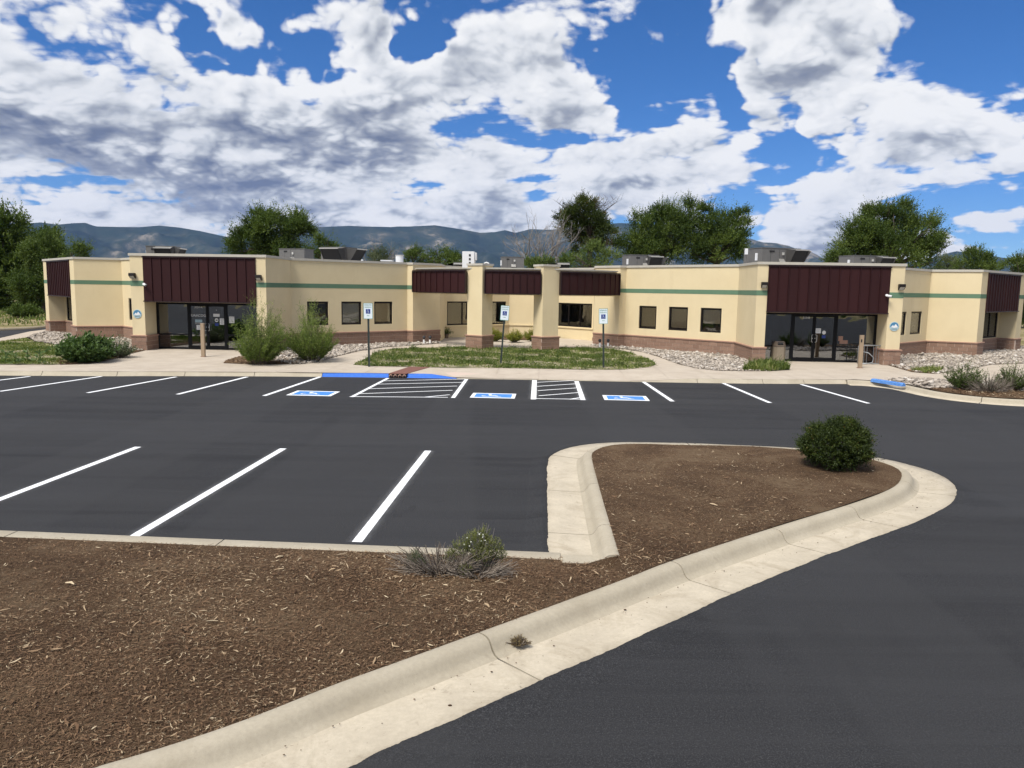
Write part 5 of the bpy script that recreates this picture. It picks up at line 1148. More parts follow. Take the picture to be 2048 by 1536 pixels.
def limb(mb,a,b,r0_,r1_,n=5,wob=.12,segs=5,rs=rnd):
    a=Vector(a);b=Vector(b);L=(b-a).length; pts=[];rad=[]
    for i in range(segs+1):
        t=i/segs; p=a.lerp(b,t); k=math.sin(t*math.pi)*wob*L; p+=Vector((rs.gauss(0,.35)*k,rs.gauss(0,.35)*k,rs.gauss(0,.2)*k)); pts.append(p); rad.append(r0_+(r1_-r0_)*t)
    mb.tube(pts,rad,n); return pts
def tree(name,label,dist,blobs,lm,seed,base_px=None,twl=1.1,leaf=.17,dens=1.0,upw=.55,trunk=.22,group='trees behind the building',ybase=None,nl=12,gap=.0,bare=0,trunkm='bark',ztrunk=None,clump=1.0,shoots=1.0):
    """crown = blobs (px,py,rx,ry) surveyed at the distance; each crown is filled with clumps of leafy twigs"""
    rs=np.random.RandomState(seed); rr_=random.Random(seed); cx=sum(b[0]*b[2]*b[3] for b in blobs)/sum(b[2]*b[3] for b in blobs)
    c0=far(base_px or cx,600,dist); base=Vector((c0.x,c0.y,-.05)); o=empty(name,base); tag(o,label,'shrub' if 'shrub' in name else 'tree',group); k=dist/FPX
    Ps=[];Ds=[];Ls=[];Ts=[]; mb=MB(); cen=[]
    for bx,by,rx,ry in blobs:
        c=far(bx,by,dist); RX,RY=rx*k,ry*k; RD=min(RX,4.5)*.9; cen.append((c,RX,RY,RD)); ar=math.pi*RX*RY
        nc=max(5,int(ar*2.1*clump)) # clumps
        q=unitv(rs.normal(0,1,(nc,3)))*(rs.uniform(.15,1,(nc,1))**.45); 
        cc=np.array(c)+q*np.array([RX,RD,RY])*.86
        if gap: keep=rs.uniform(0,1,nc)>gap; cc=cc[keep];q=q[keep]
        nt=int(46*dens)
        for j in range(len(cc)):
            rad=rs.uniform(.35,.75)*min(1.0,RX/2.2+.35)*1.15; dd=unitv(rs.normal(0,1,(nt,3))); p=cc[j]+dd*rad*rs.uniform(.1,.75,(nt,1))*np.array([1,1,.8]); out=unitv(q[j:j+1]*1.0+dd*.9+np.array([[0,0,upw]]))
            Ps.append(p);Ds.append(out);Ls.append(rs.uniform(.4,1.0,nt)*twl*min(1,RX/1.8+.3)); Ts.append(np.full(nt,rs.uniform(.15,.85)))
        ns_=int(ar*1.6*shoots)
        if ns_ and RX>.8:
            q=unitv(rs.normal(0,1,(ns_,3))+[0,0,.9]); q[:,2]=np.abs(q[:,2]); p=np.array(c)+q*np.array([RX,RD,RY])*.82; Ps.append(np.repeat(p,3,0)+rs.normal(0,.10,(ns_*3,3))); Ds.append(unitv(np.repeat(unitv(q*.7+rs.normal(0,.3,(ns_,3))+[0,0,.9]),3,0)+rs.normal(0,.14,(ns_*3,3)))); Ls.append(np.repeat(rs.uniform(.7,1.5,ns_),3)*twl*rs.uniform(.7,1.1,ns_*3)); Ts.append(np.repeat(rs.uniform(.35,.95,ns_),3))
    P=np.concatenate(Ps)-np.array(base); D=np.concatenate(Ds); L=np.concatenate(Ls); T=np.concatenate(Ts)
    V,F,tn=leaves(P,D,L,nl,leaf,rs,tone=T,spread=.7); link('crown',np_mesh('crown',V,F,M(lm),tn),None,o)
    bc=cen[int(np.argmax([q[1]*q[2] for q in cen]))]; top=Vector((sum(q[0].x*q[1] for q in cen)/sum(q[1] for q in cen),bc[0].y,bc[0].z))
    fork=Vector((0,0,max(1.2,(ztrunk if ztrunk is not None else (bc[0].z-bc[2]*.9))))); limb(mb,(0,0,0),fork,trunk*1.3,trunk,8,.03)
    for c,RX,RY,RD in cen:
        m_=max(3,int(RX*2.2))
        for i in range(m_):
            e=c-base+Vector((rr_.uniform(-.75,.75)*RX,rr_.uniform(-.6,.6)*RD,rr_.uniform(-.5,.8)*RY)); limb(mb,fork,e,trunk*.5,.02,5,.14,6,rr_)
    for i in range(bare):
        c,RX,RY,RD=cen[0]; a=rr_.uniform(-.9,.9); s_=c-base+Vector((a*RX*.8,0,RY*.5)); e=s_+Vector((a*RX*.7+rr_.gauss(0,.2),rr_.gauss(0,.3),RY*rr_.uniform(.35,.75))); pts=limb(mb,s_,e,.03,.008,4,.1,5,rr_)
        for _ in range(4): p=rr_.choice(pts[2:]); limb(mb,p,p+Vector((rr_.gauss(0,.35),rr_.gauss(0,.2),rr_.uniform(.2,.7))),.012,.005,3,.1,3,rr_)
    mb.build('trunk',M(trunkm),o,smooth=True); return o
# behind and beside the building
tree('cottonwood_tree','big dark tree filling the left edge behind the field',86,[(-40,520,90,85),(15,470,42,44),(38,540,50,60),(-10,570,100,50),(95,520,34,52),(60,580,60,40)],'leaf_dark',11,twl=1.5,leaf=.34,trunk=.4,dens=.75,clump=.62)
tree('elm_tree','lower mid green tree right of the big dark tree at the left edge',80,[(88,505,34,38),(105,560,32,48),(70,575,42,40)],'leaf_mid',12,twl=1.2,leaf=.21)
tree('elm_tree','small tree crown peeping above the far left corner of the building',76,[(152,512,28,24),(130,560,36,40)],'leaf_mid',13,twl=1.0,leaf=.19)
tree('elm_tree','broad rounded tree above the roof between the left entry and the mountains',74,[(545,462,55,36),(590,462,32,34),(500,490,44,34),(565,500,54,30),(478,500,22,20),(530,440,26,18)],'leaf_dark',14,base_px=540,twl=1.1,leaf=.19,trunk=.35,dens=1.15)
tree('elm_tree','small light tree to the right of the broad rounded tree',70,[(648,482,20,18),(636,505,28,20),(655,500,24,22)],'leaf_mid',15,twl=.7,leaf=.15,trunk=.12)
tree('brown_shrub','brownish sparse shrub on the skyline left of the white roof vent',66,[(765,514,24,12),(750,520,22,10)],'leaf_grey',16,twl=.9,leaf=.12,trunk=.08,bare=5,gap=.2)
tree('round_bush_tree','small bright tree on the skyline right of the white roof vent',64,[(828,513,20,15),(830,523,26,12)],'leaf_mid',17,twl=.7,leaf=.14,trunk=.12)
tree('round_bush_tree','wide low green tree on the skyline left of the tall white cabinet',66,[(885,517,34,15),(862,522,28,12),(912,522,22,10)],'leaf_mid',18,twl=.7,leaf=.15,trunk=.12)
tree('light_shrub','bright yellow green shrub crown behind the tan roof unit',62,[(1076,527,28,14),(1062,533,26,12),(1100,532,18,10)],'leaf_light',19,twl=.7,leaf=.13,trunk=.1)
tree('lollipop_tree','dense dark round tree with bare twigs sticking out of its top',70,[(1170,440,50,34),(1185,470,44,32),(1145,445,30,30),(1165,412,34,16),(1172,490,34,18)],'leaf_round',20,base_px=1176,shoots=.3,twl=.8,leaf=.16,trunk=.22,bare=22,dens=1.25)
tree('light_shrub','light green small tree below the dense round tree',62,[(1190,512,26,24),(1160,522,30,16),(1215,522,26,16),(1140,525,20,12)],'leaf_light',21,twl=.8,leaf=.14,trunk=.1,bare=5)
tree('elm_tree','tall open tree right of the dense round tree, tips against the cloud',72,[(1325,440,32,30),(1290,470,42,36),(1345,475,44,44),(1260,500,40,30),(1310,505,50,28),(1322,415,14,16),(1375,440,26,32)],'leaf_dark',22,base_px=1320,twl=1.3,leaf=.18,upw=.9,trunk=.3,gap=.12)
tree('elm_tree','tall dark tree at the right end of the group of elms',72,[(1425,455,38,36),(1470,460,28,34),(1440,495,58,34),(1390,490,40,40),(1410,430,16,18),(1482,440,12,22)],'leaf_dark',23,base_px=1430,twl=1.3,leaf=.18,upw=.95,trunk=.3,gap=.05)
tree('elm_tree','large spreading elm above the right entry, feathery upright tips',68,[(1780,455,52,40),(1835,475,44,42),(1735,480,46,40),(1770,505,80,34),(1720,460,22,26),(1752,425,16,20),(1800,425,18,20),(1858,510,28,30),(1700,500,26,24)],'leaf_dark',24,base_px=1780,twl=1.35,leaf=.18,upw=.9,trunk=.35,dens=1.1,bare=6)
tree('elm_tree','small pale tree against the sky left of the large spreading elm',64,[(1672,508,18,16),(1668,520,24,12)],'leaf_mid',25,twl=.8,leaf=.14,trunk=.1)
tree('round_bush_tree','rounded tree on the skyline above the right end bay',78,[(1940,520,30,20),(1975,528,20,16),(1955,535,45,14)],'leaf_mid',26,twl=.9,leaf=.17,trunk=.15)
tree('round_bush_tree','pale shrub left of the rounded skyline tree at the right',82,[(1893,530,26,16),(1910,540,26,10)],'leaf_grey',27,twl=.8,leaf=.16,trunk=.1)
tree('round_bush_tree','tree crown cut by the right edge of the picture',80,[(2045,530,36,18),(2090,535,50,40),(2070,600,60,60)],'leaf_mid',28,twl=.9,leaf=.18,trunk=.15)
# hedge-like thicket at the back of the left field: nobody could count the bushes in it
rs=np.random.RandomState(3); n=2600; x=rs.uniform(-85,-38,n); P=np.stack([x,92+rs.normal(0,2.2,n)+(x+60)*.05,rs.beta(1.2,1.6,n)*3.6],1); D=unitv(rs.normal(0,1,(n,3))+np.array([0,-.4,.8])); V,F,tn=leaves(P,D,rs.uniform(.5,1.3,n),10,.26,rs,tone=rs.uniform(.1,.8,n),spread=.7)
tag(link('thicket',np_mesh('thicket',V,F,M('leaf_dark'),tn)),'dark thicket of bushes along the back of the left field','thicket',kind='stuff')
# two grey dead trees
def dead_tree(px,py_top,dist,label,seed,W=2.6):
    rr_=random.Random(seed); c=far(px,py_top,dist); o=empty('dead_tree',(c.x,c.y,-.05)); tag(o,label,'tree','trees behind the building'); top=c.z; mb=MB(); tw=MB()
    limb(mb,(0,0,0),(0,0,top*.42),.16,.12,7,.03)
    def grow(p,d,L,r,lv):
        e=p+d*L; pts=limb(mb if lv<2 else tw,p,e,r,r*.55,5 if lv<2 else 3,.08,4,rr_)
        if lv>=4: return
        for _ in range(3 if lv<3 else 2):
            q=pts[rr_.randint(2,4)]; nd=(d+Vector((rr_.gauss(0,.45),rr_.gauss(0,.35),rr_.uniform(-.05,.35)))).normalized(); grow(q,nd,L*rr_.uniform(.5,.75),r*.55,lv+1)
    for i in range(5): grow(Vector((0,0,top*.40)),Vector((rr_.uniform(-.55,.55),rr_.uniform(-.3,.3),1)).normalized(),top*.33,.08,0)
    mb.build('trunk',M('dead_bark'),o,smooth=True); tw.build('twigs',M('dead_bark'),o)
dead_tree(1072,452,66,'bare grey dead tree left of centre against the mountain',3); dead_tree(1106,458,67,'slimmer bare grey dead tree just left of the dense round tree',8); dead_tree(768,500,68,'low bare grey dead tree left of the white roof vent',9)
# ------------------------------------------------------------------ shrubs near by
def shrub(name,label,base,w,h,lm,seed,nst=160,nl=26,leaf=.05,width=.22,upright=.9,stem='bark',group=None,lean=(0,0),bare=0,flower=0,spread=.5,nt=9,tw=(.10,.26),d=None,low=.0,tonehi=True,roundness=0):
    rs=np.random.RandomState(seed); rr_=random.Random(seed); o=empty(name,base); tag(o,label,'shrub',group); D_=(d or w)
    a=rs.uniform(0,2*np.pi,nst); r=np.sqrt(rs.uniform(0,1,nst)); el=r**(1.0)*(1.35-upright*.55)
    dirv=np.stack([np.cos(a)*np.sin(el)*1.0,np.sin(a)*np.sin(el),np.cos(el)],1)
    # length so that the tips reach an uneven shell
    shell=1/np.sqrt((dirv[:,0]/(w/2))**2+(dirv[:,1]/(D_/2))**2+(dirv[:,2]/h)**2)
    L=shell*rs.uniform(.62,1.08,nst); P0=np.zeros((nst,3)); P0[:,0]=np.cos(a)*r*w*.16; P0[:,1]=np.sin(a)*r*D_*.16
    bend=np.stack([rs.normal(0,.10,nst)+lean[0],rs.normal(0,.10,nst)+lean[1],rs.normal(0,.05,nst)],1)
    mb=MB()
    for i in range(0,nst):
        if i%2 and nst>150: continue
        p=[Vector(P0[i]+dirv[i]*L[i]*t+bend[i]*t*t*L[i]) for t in (0,.35,.7,1.0)]; mb.tube(p,[.010,.008,.005,.002],3)
    mb.build('stems',M(stem),o)
    # side twigs
    ts=rs.uniform(.18+low*.0,1,(nst,nt)); Q=P0[:,None]+dirv[:,None]*(L[:,None]*ts)[:,:,None]+bend[:,None]*(ts**2*L[:,None])[:,:,None]; sd=unitv((np.repeat(dirv[:,None],nt,1)+rs.normal(0,spread,(nst,nt,3))).reshape(-1,3)); sl=(L[:,None]*rs.uniform(tw[0],tw[1],(nst,nt))).reshape(-1)
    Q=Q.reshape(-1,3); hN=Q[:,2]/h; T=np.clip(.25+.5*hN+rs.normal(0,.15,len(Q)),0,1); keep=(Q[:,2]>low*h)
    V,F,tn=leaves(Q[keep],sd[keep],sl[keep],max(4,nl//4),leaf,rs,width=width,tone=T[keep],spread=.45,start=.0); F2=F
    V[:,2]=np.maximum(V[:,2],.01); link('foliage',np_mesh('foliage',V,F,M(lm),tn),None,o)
    if bare:
        mb=MB()
        for i in range(bare):
            a=rr_.uniform(0,6.28); p=Vector((math.cos(a)*w*.15,math.sin(a)*D_*.15,.0)); e=Vector((math.cos(a)*w*rr_.uniform(.25,.6),math.sin(a)*D_*rr_.uniform(.2,.55),h*rr_.uniform(.05,.7))); limb(mb,p,e,.008,.002,3,.22,5,rr_)
        link('dry_twigs',np_mesh('dry_twigs',np.array(mb.v),np.array([f for f in mb.f if len(f)==4]),M('dry_twig'),RS.uniform(0,1,len(mb.v))),None,o)
    if flower:
        idx=rs.randint(0,len(Q),flower); C_=Q[idx]+rs.normal(0,.02,(flower,3)); C_=C_[C_[:,2]>h*.35]; n=len(C_); s=rs.uniform(.008,.016,n); V=IV[None]*s[:,None,None]+C_[:,None]; link('blossoms',np_mesh('blossoms',V.reshape(-1,3),(IF[None]+12*np.arange(n)[:,None,None]).reshape(-1,3),M('petal'),rs.uniform(0,1,n*12)),None,o)
    return o
def gp(px,py,z=.15): return at(px,py,z)
def size(px,py): p=at(px,py,.15); return math.hypot(p.y,H)/FPX*1.0
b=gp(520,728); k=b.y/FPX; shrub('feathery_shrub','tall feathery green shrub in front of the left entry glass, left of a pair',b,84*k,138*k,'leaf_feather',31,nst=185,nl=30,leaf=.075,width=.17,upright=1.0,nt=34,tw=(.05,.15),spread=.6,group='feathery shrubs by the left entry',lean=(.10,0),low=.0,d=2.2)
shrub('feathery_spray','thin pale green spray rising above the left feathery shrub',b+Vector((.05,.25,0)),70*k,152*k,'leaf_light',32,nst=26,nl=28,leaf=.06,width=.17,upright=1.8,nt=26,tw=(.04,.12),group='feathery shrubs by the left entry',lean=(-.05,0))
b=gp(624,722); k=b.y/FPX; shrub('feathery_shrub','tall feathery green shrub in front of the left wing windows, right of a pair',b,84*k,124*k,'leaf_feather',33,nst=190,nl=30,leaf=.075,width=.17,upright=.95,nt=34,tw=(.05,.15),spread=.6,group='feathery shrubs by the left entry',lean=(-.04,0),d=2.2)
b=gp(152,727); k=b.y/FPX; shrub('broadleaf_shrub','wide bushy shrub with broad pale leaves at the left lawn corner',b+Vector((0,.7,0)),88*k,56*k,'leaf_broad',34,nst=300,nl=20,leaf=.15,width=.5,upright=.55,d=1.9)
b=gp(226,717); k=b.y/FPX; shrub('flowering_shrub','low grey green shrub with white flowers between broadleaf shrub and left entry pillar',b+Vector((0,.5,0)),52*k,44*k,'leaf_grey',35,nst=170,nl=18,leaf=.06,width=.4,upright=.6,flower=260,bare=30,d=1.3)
b=at(1661,946,.14); k=b.y/FPX; b=b+Vector((.22,.35,0)); o=empty('round_shrub',b); tag(o,'dense round dark green shrub on the mulched island','shrub'); rs=np.random.RandomState(36); n=5200
q=unitv(rs.normal(0,1,(n,3))); q[:,2]=np.where(q[:,2]<-.80,-q[:,2],q[:,2]); lump=1+.13*np.sin(q[:,0]*5+1)*np.sin(q[:,1]*4+2)+.10*np.sin(q[:,2]*7+q[:,0]*5)+.07*np.sin(q[:,0]*13)*np.sin(q[:,2]*11+1); rad=rs.uniform(.45,1,n)**.4
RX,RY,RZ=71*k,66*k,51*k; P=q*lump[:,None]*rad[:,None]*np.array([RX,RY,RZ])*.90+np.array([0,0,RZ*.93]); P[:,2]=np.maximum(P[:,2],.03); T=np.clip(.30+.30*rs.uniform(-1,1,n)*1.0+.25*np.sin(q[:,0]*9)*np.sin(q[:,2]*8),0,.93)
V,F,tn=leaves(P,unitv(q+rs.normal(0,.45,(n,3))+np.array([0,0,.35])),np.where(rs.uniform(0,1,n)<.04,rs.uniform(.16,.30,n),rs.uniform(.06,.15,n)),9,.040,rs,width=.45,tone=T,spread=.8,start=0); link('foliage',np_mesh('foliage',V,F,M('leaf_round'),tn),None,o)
mb=MB(); rr_=random.Random(4)
for i in range(46): a_=rr_.uniform(0,6.28); limb(mb,(math.cos(a_)*.08,math.sin(a_)*.08,0),(math.cos(a_)*RX*rr_.uniform(.3,.9),math.sin(a_)*RY*rr_.uniform(.3,.9),rr_.uniform(.2,1.0)*RZ*1.5),.012,.003,4,.10,5,rr_)
mb.build('stems',M('dead_bark'),o)
k=8.6/FPX
def lumps(name,label,base,bl,lm,seed,leaf,n0,group=None,spikes=0,fl=0):
    """several small leafy mounds with their stems; bl = (dx,dy,dz,rx,rz) in survey pixels"""
    rs=np.random.RandomState(seed); rr_=random.Random(seed); o=empty(name,base); tag(o,label,'shrub',group); Vs=[];Fs=[];Ts=[];c_=0; mb=MB()
    for dx,dy,dz,rx,rz in bl:
        n=int(n0*rx*rz/900); q=unitv(rs.normal(0,1,(n,3))); rad=rs.uniform(.1,1.08,n)**.5; P=q*rad[:,None]*np.array([rx,rx*.8,rz])*k*.85+np.array([dx,dy,dz])*k; P[:,2]=np.maximum(P[:,2],.01)
        V,F,tn=leaves(P,unitv(q*.6+rs.normal(0,.4,(n,3))+[0,0,.9]),rs.uniform(.03,.07,n),7,leaf,rs,width=.38,tone=np.clip(.35+.3*q[:,2]+rs.normal(0,.18,n),0,1),spread=.6,start=0); Vs.append(V);Fs.append(F+c_);Ts.append(tn);c_+=len(V)
        for i in range(14): limb(mb,(dx*k*.5,dy*k,0),((dx+rr_.uniform(-.8,.8)*rx)*k,(dy+rr_.uniform(-.6,.6)*rx)*k,max(.03,(dz+rr_.uniform(-.4,.9)*rz)*k)),.006,.002,3,.12,5,rr_)
    link('foliage',np_mesh('foliage',np.concatenate(Vs),np.concatenate(Fs),M(lm),np.concatenate(Ts)),None,o)
    sp=[]; 
    for i in range(spikes):
        dx,dy,dz,rx,rz=bl[i%len(bl)]; x=(dx+rr_.uniform(-.7,.7)*rx)*k; z=(dz+rz*.7)*k; limb(mb,(x,dy*k,z*.6),(x+rr_.gauss(0,.03),dy*k,z+rr_.uniform(.03,.13)),.004,.002,3,.05,4,rr_)
    mb.build('stems',M('dead_bark'),o)
    if fl:
        n=fl; dx,dy,dz,rx,rz=bl[0]; q=unitv(rs.normal(0,1,(n,3))+[0,-.3,.6]); C_=q*np.array([rx,rx*.8,rz])*k*.9+np.array([dx,dy,dz])*k; s=rs.uniform(.006,.010,n); V=IV[None]*s[:,None,None]+C_[:,None]; link('blossoms',np_mesh('blossoms',V.reshape(-1,3),(IF[None]+12*np.arange(n)[:,None,None]).reshape(-1,3),M('petal'),rs.uniform(0,1,n*12)),None,o)
    return o
b=at(945,1150,.13); lumps('low_shrub','small yellow green shrub growing out of dry twigs in the foreground bark',b+Vector((0,.12,0)),[(4,0,56,26,26),(36,0,46,22,26),(-24,0,44,20,20),(16,-12,36,24,18),(52,4,30,14,18),(-14,-30,12,14,12),(-46,6,26,12,14),(22,4,66,12,20)],'leaf_olive',37,.017,480,spikes=16,fl=18)
b=at(955,1158,.13); shrub('dry_shrub','dry grey branches sprawling under the small green shrub in the foreground',b+Vector((0,.10,0)),150*k,44*k,'leaf_grey',44,nst=14,nl=12,leaf=.010,width=.3,upright=.35,bare=190,d=.5)
b=at(880,1150,.13); o=shrub('dry_shrub','tangled grey dead branches left of the small green shrub in the foreground',b+Vector((0,.10,0)),190*k,66*k,'leaf_grey',38,nst=26,nl=12,leaf=.010,width=.3,upright=.35,bare=330,d=.6)
b=at(830,1142,.13); lumps('low_shrub','tiny olive tuft at the left end of the dead branches',b,[(0,0,20,17,22),(10,0,12,12,12)],'leaf_grey',39,.013,900)
b=at(1940,782,.14); k=b.y/FPX; shrub('green_shrub','dark green shrub by the right kerb, left of the grey dry one',b+Vector((0,.35,0)),66*k,58*k,'leaf_mid',40,nst=170,nl=24,leaf=.045,width=.4,upright=.85,bare=20,group='shrubs by the right kerb',d=.9)
b=at(1990,786,.14); shrub('dry_shrub','grey nearly leafless shrub by the right kerb',b+Vector((0,.3,0)),96*k,50*k,'leaf_grey',41,nst=60,nl=10,leaf=.03,width=.3,upright=.5,bare=300,group='shrubs by the right kerb',d=1.0)
b=at(2042,784,.14); shrub('green_shrub','green shrub at the right edge beside the grey dry one',b+Vector((0,.45,0)),64*k,60*k,'leaf_mid',42,nst=150,nl=24,leaf=.045,width=.4,upright=.85,bare=20,group='shrubs by the right kerb',d=.9)
b=at(48,634,0); k=b.y/FPX; shrub('field_bush','rounded green bush alone in the dry left field',b,52*k,25*k,'leaf_mid',43,nst=260,nl=22,leaf=.16,width=.4,upright=.3,d=3)
for i,(px,py,w_,h_) in enumerate(((991,682,26,26),(1029,684,30,22),(1065,682,26,24))):
    b=at(px,py,.17); k=b.y/FPX; shrub('daylily_clump',('left','middle','right')[i]+' yellow green arching clump in the courtyard planter',b,w_*k,h_*k,'leaf_yellow',50+i,nst=90,nl=10,leaf=.16,width=.12,upright=.9,group='clumps in the courtyard planter',spread=.3)
b=at(893,676,.15); o=empty('potted_plant',b); tag(o,'small dark potted plant against the courtyard wall left of the pillar','potted plant'); g=MB(); g.cyl((0,0,0),.11,.24,14,r2=.15); g.build('pot',M('bin_top'),o)
V,F,tn=leaves(np.tile([[0,0,.24]],(60,1)),unitv(np.random.RandomState(5).normal(0,1,(60,3))*[1,1,.5]+[0,0,.9]),np.full(60,.42),7,.10,np.random.RandomState(6),tone=np.full(60,.4)); link('leaves',np_mesh('leaves',V,F,M('leaf_mid'),tn),None,o)
pass #,sum(len(o.data.polygons) for o in bpy.data.objects if o.name.startswith('mulch_chips')))
# tumbleweed scrap in the gutter
b=at(1037,1290,.03); o=shrub('dry_weed_tuft','small ball of dry weeds lying in the foreground gutter',b,.17,.10,'tumble_dry',60,nst=120,nl=12,leaf=.010,width=.35,upright=.1,bare=40,d=.13,stem='dry_twig')
# ------------------------------------------------------------------ grass
def grass(poly,n,h0,h1,zb,name,label,holes=None,w=.011,seed=1,lush=.5):
    rs=np.random.RandomState(seed); P=scatter(poly,n,rs)
    # patchy: bare soil shows where a broad noise is high
    ph=rs.uniform(0,6.28,6); f=np.sin(P[:,0]*1.15+ph[0])*np.sin(P[:,1]*1.6+ph[1])+.6*np.sin(P[:,0]*2.7+ph[2]+P[:,1])*np.sin(P[:,1]*3.1+ph[3])+.35*np.sin(P[:,0]*6.1+ph[4])*np.sin(P[:,1]*7.3+ph[5])
    keep=rs.uniform(-1,1,len(P))<(lush-f*.95); P=P[keep]; f=f[keep]; n=len(P)
    h=rs.uniform(h0,h1,n)*np.exp(rs.normal(0,.35,n))*(1.1-.35*f); a=rs.uniform(0,2*np.pi,n); ln=rs.normal(0,.45,(n,2)); W=w*(1+rs.uniform(0,1,n))
    b=np.stack([P[:,0],P[:,1],np.full(n,zb)],1); sd=np.stack([np.cos(a),np.sin(a),np.zeros(n)],1)*W[:,None]; m=b+np.stack([ln[:,0]*h*.35,ln[:,1]*h*.35,h*.6],1); t=b+np.stack([ln[:,0]*h,ln[:,1]*h,h*.95],1)
    V=np.stack([b-sd,b+sd,m+sd*.7,m-sd*.7,t],1).reshape(-1,3); i5=5*np.arange(n)[:,None]
    F=np.concatenate([np.array([[0,1,2]])+i5,np.array([[0,2,3]])+i5,np.array([[3,2,4]])+i5]); tn=np.clip(.35+.22*f+rs.normal(0,.2,n),0,1)
    return tag(link(name,np_mesh(name,V,F,M('grass_blade'),np.repeat(tn,5))),label,'grass',kind='stuff')
grass(lawn_oval,62000,.018,.065,.15,'lawn_grass','patchy weedy grass of the oval lawn in front of the portico',seed=2,lush=.15)
ll=Z13([(-120,690),(0,684),(52,677),(70,685),(110,691),(170,700),(225,708),(228,718),(184,726.5),(105,730),(0,729.5),(-120,727)])
grass(ll,42000,.02,.06,.15,'lawn_grass','patchy grass of the lawn at the left',seed=3,lush=.2)
grass(grass_patch,5000,.08,.20,.16,'weed_patch','low green weeds at the corner of the right entry walk',seed=4,lush=1.2)
gp2=Z13([(1822,742),(1850,739),(1885,741),(1876,747),(1850,747)]); grass(gp2,2500,.06,.14,.16,'weed_patch','small green weeds at the edge of the stones right of the bike rack',seed=5,lush=1.2)
fl=[Vector(p) for p in ((-62,48),(-35,56),(-37,78),(-44,100),(-90,100),(-90,60))]; grass(fl,20000,.10,.26,-.05,'field_grass','dry and green grass of the left field',w=.035,seed=6,lush=.5)
# taller tufts on the oval and milkweed-like plants on the left lawn
rs=np.random.RandomState(9); T=scatter(lawn_oval,150,rs); P=np.repeat(T,30,0); P=np.concatenate([P+rs.normal(0,.07,P.shape),np.full((len(P),1),.15)],1); D=unitv(rs.normal(0,.5,(len(P),3))+[0,0,1]); V,F,tn=leaves(P,D,rs.uniform(.08,.26,len(P)),3,.09,rs,width=.22,tone=rs.uniform(.1,.8,len(P)))
tag(link('weed_tufts',np_mesh('weed_tufts',V,F,M('leaf_mid'),tn)),'taller weeds dotted over the oval lawn','weeds',kind='stuff')
for i,(px,py) in enumerate(((12,726),(32,729),(56,724),(80,728))):
    b=at(px,py,.15); o=empty('milkweed',b); tag(o,('leftmost','second','third','rightmost')[i]+' of four pale leafy weeds at the front of the left lawn','weed','pale weeds on the left lawn'); r_=np.random.RandomState(70+i); n=26
    P=np.stack([r_.normal(0,.04,n),r_.normal(0,.04,n),np.linspace(.02,.42,n)],1); a=r_.uniform(0,6.28,n); D=np.stack([np.cos(a),np.sin(a),np.full(n,.55)],1); V,F,tn=leaves(P,D,np.full(n,.05),1,.19,r_,width=.36,spread=.15,tone=np.full(n,.9)); link('leaves',np_mesh('leaves',V,F,M('leaf_broad'),tn),None,o); g=MB(); g.tube([(0,0,0),(0,0,.45)],.008,5); g.build('stem',M('leaf_mid'),o)
# ------------------------------------------------------------------ mountains, some ten kilometres off
ridge=[(-900,470),(-400,455),(-150,440),(0,443),(45,444),(85,441.5),(120,447),(175,442.5),(195,449),(280,450.5),(320,447),(360,451),(400,458),(430,465),(458,471),(520,462),(600,453),(640,450),(700,448),(780,450.5),(870,446),(920,454),(960,461.5),(990,460),(1010,456),(1030,461.5),(1060,454),(1100,455),(1160,450),(1240,443),(1290,446),(1380,458),(1440,466),(1500,475),(1526,482),(1553,484),(1574,488.5),(1601,498),(1621,500),(1642,510),(1655,518),(1700,524),(1780,524),(1850,520),(1881,508),(1912,499.6),(1936,501),(1984,508),(2011,515),(2048,513),(2200,505),(2600,520),(3000,530)]
from mathutils import noise as mn
azs=np.radians(np.linspace(-50,50,900)); rs_=np.linspace(5200,12200,110); V=[]
rx=[math.atan2(ray(x,500).x,ray(x,500).y) for x,_ in ridge]; re=[ray(x,y).z/math.hypot(ray(x,y).x,ray(x,y).y) for x,y in ridge]
R0=10500.0
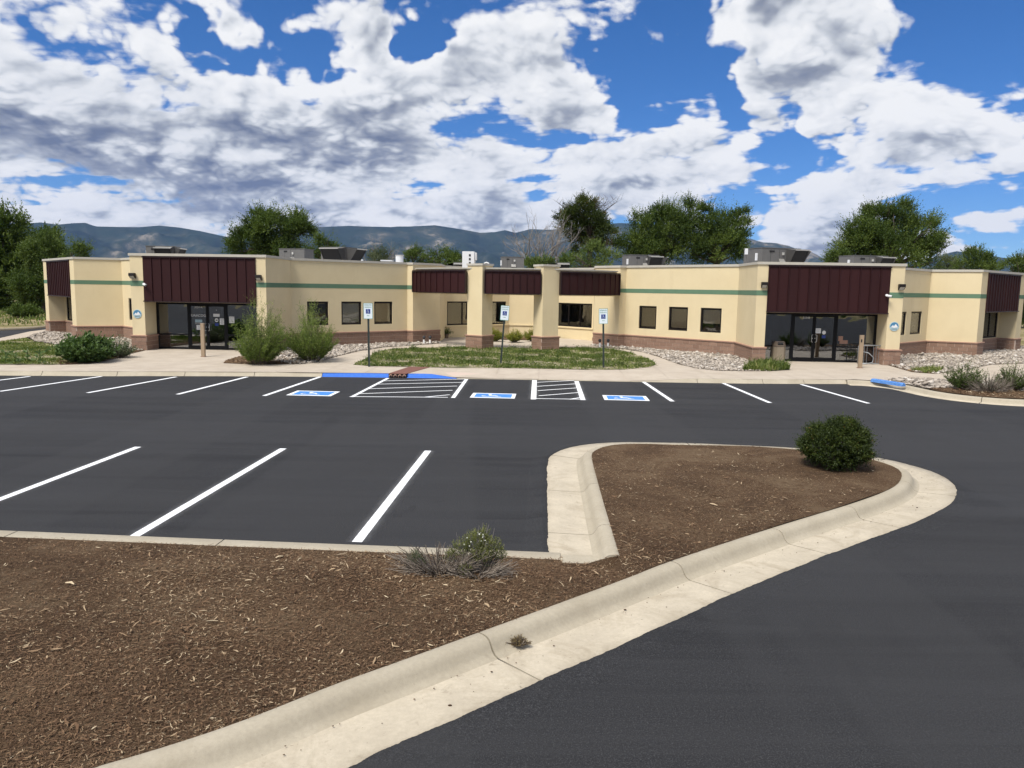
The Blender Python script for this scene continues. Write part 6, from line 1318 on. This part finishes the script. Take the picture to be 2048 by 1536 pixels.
for r in rs_:
    for a in azs:
        x,y=math.sin(a)*r,math.cos(a)*r; el=float(np.interp(a,rx,re)); top=R0*el
        t=(r-5200)/(R0-5200)
        if t<=1: p=t*t*(3-2*t)*.55+t*.45
        else: p=max(0,1-((r-R0)/3000)**1.0*.9)
        p3=Vector((x/2300,y/2300,.3)); v=mn.ridged_multi_fractal(p3,1.0,2.1,7,.95,2.0)/2.2
        v2=mn.fractal(Vector((x/520,y/520,1.7)),1.0,2.0,6)
        w_=math.sin(min(1,t)*math.pi)**.8 if t<=1 else 0
        z=top*p*(1-.50*w_)+ (v-.50)*900*w_+v2*110*min(1,max(0,t)*1.5)*(1 if t<.93 else max(.12,(1-t)*6)); 
        # nearer foothills never rise above the crest line as surveyed
        z=min(z,r*el*(.90 if t<.90 else .90+.10*min(1,(t-.90)/.10))) if t<1 else min(z,r*el*.97)
        V.append((x,y,max(z,-5)-4*(t<=.01)))
na_=len(azs); F=[(j*na_+i,j*na_+i+1,(j+1)*na_+i+1,(j+1)*na_+i) for j in range(len(rs_)-1) for i in range(na_-1)]
stru('mountains',np_mesh('mountains',np.array(V),np.array(F)[:,::1],M('mountain'),smooth=True))
# the air between: pale haze
hz=bpy.data.materials.new('haze_air'); hz.use_nodes=True; t_=hz.node_tree; t_.nodes.clear(); pv=t_.nodes.new('ShaderNodeVolumePrincipled'); pv.inputs['Color'].default_value=(.30,.50,1.0,1); pv.inputs['Density'].default_value=HAZE; pv.inputs['Anisotropy'].default_value=.0
ou=t_.nodes.new('ShaderNodeOutputMaterial'); t_.links.new(pv.outputs[0],ou.inputs['Volume'])
mb=MB(); mb.box(-14500,14500,-1500,14000,-7,1400); hb=mb.build('haze',hz); tag(hb,kind='stuff')
# behind the camera: verge and trees that the entry glass reflects

def sky_line(x0,x1,y,n,seed,label): pass
rs=np.random.RandomState(21); n=3000; x=rs.uniform(-70,75,n); P=np.stack([x,-58+rs.normal(0,3,n),rs.beta(1.2,1.5,n)*(3.2+2*np.sin(x*.11)+1.5*np.sin(x*.37))],1); D=unitv(rs.normal(0,1,(n,3))+np.array([0,.4,.8])); V,F,tn=leaves(P,D,rs.uniform(.8,1.8,n),9,.42,rs,tone=rs.uniform(.1,.8,n),spread=.7)
tag(link('far_hedge',np_mesh('far_hedge',V,F,M('leaf_dark'),tn)),'row of trees across the road, seen only in the entry glass','trees',kind='stuff')
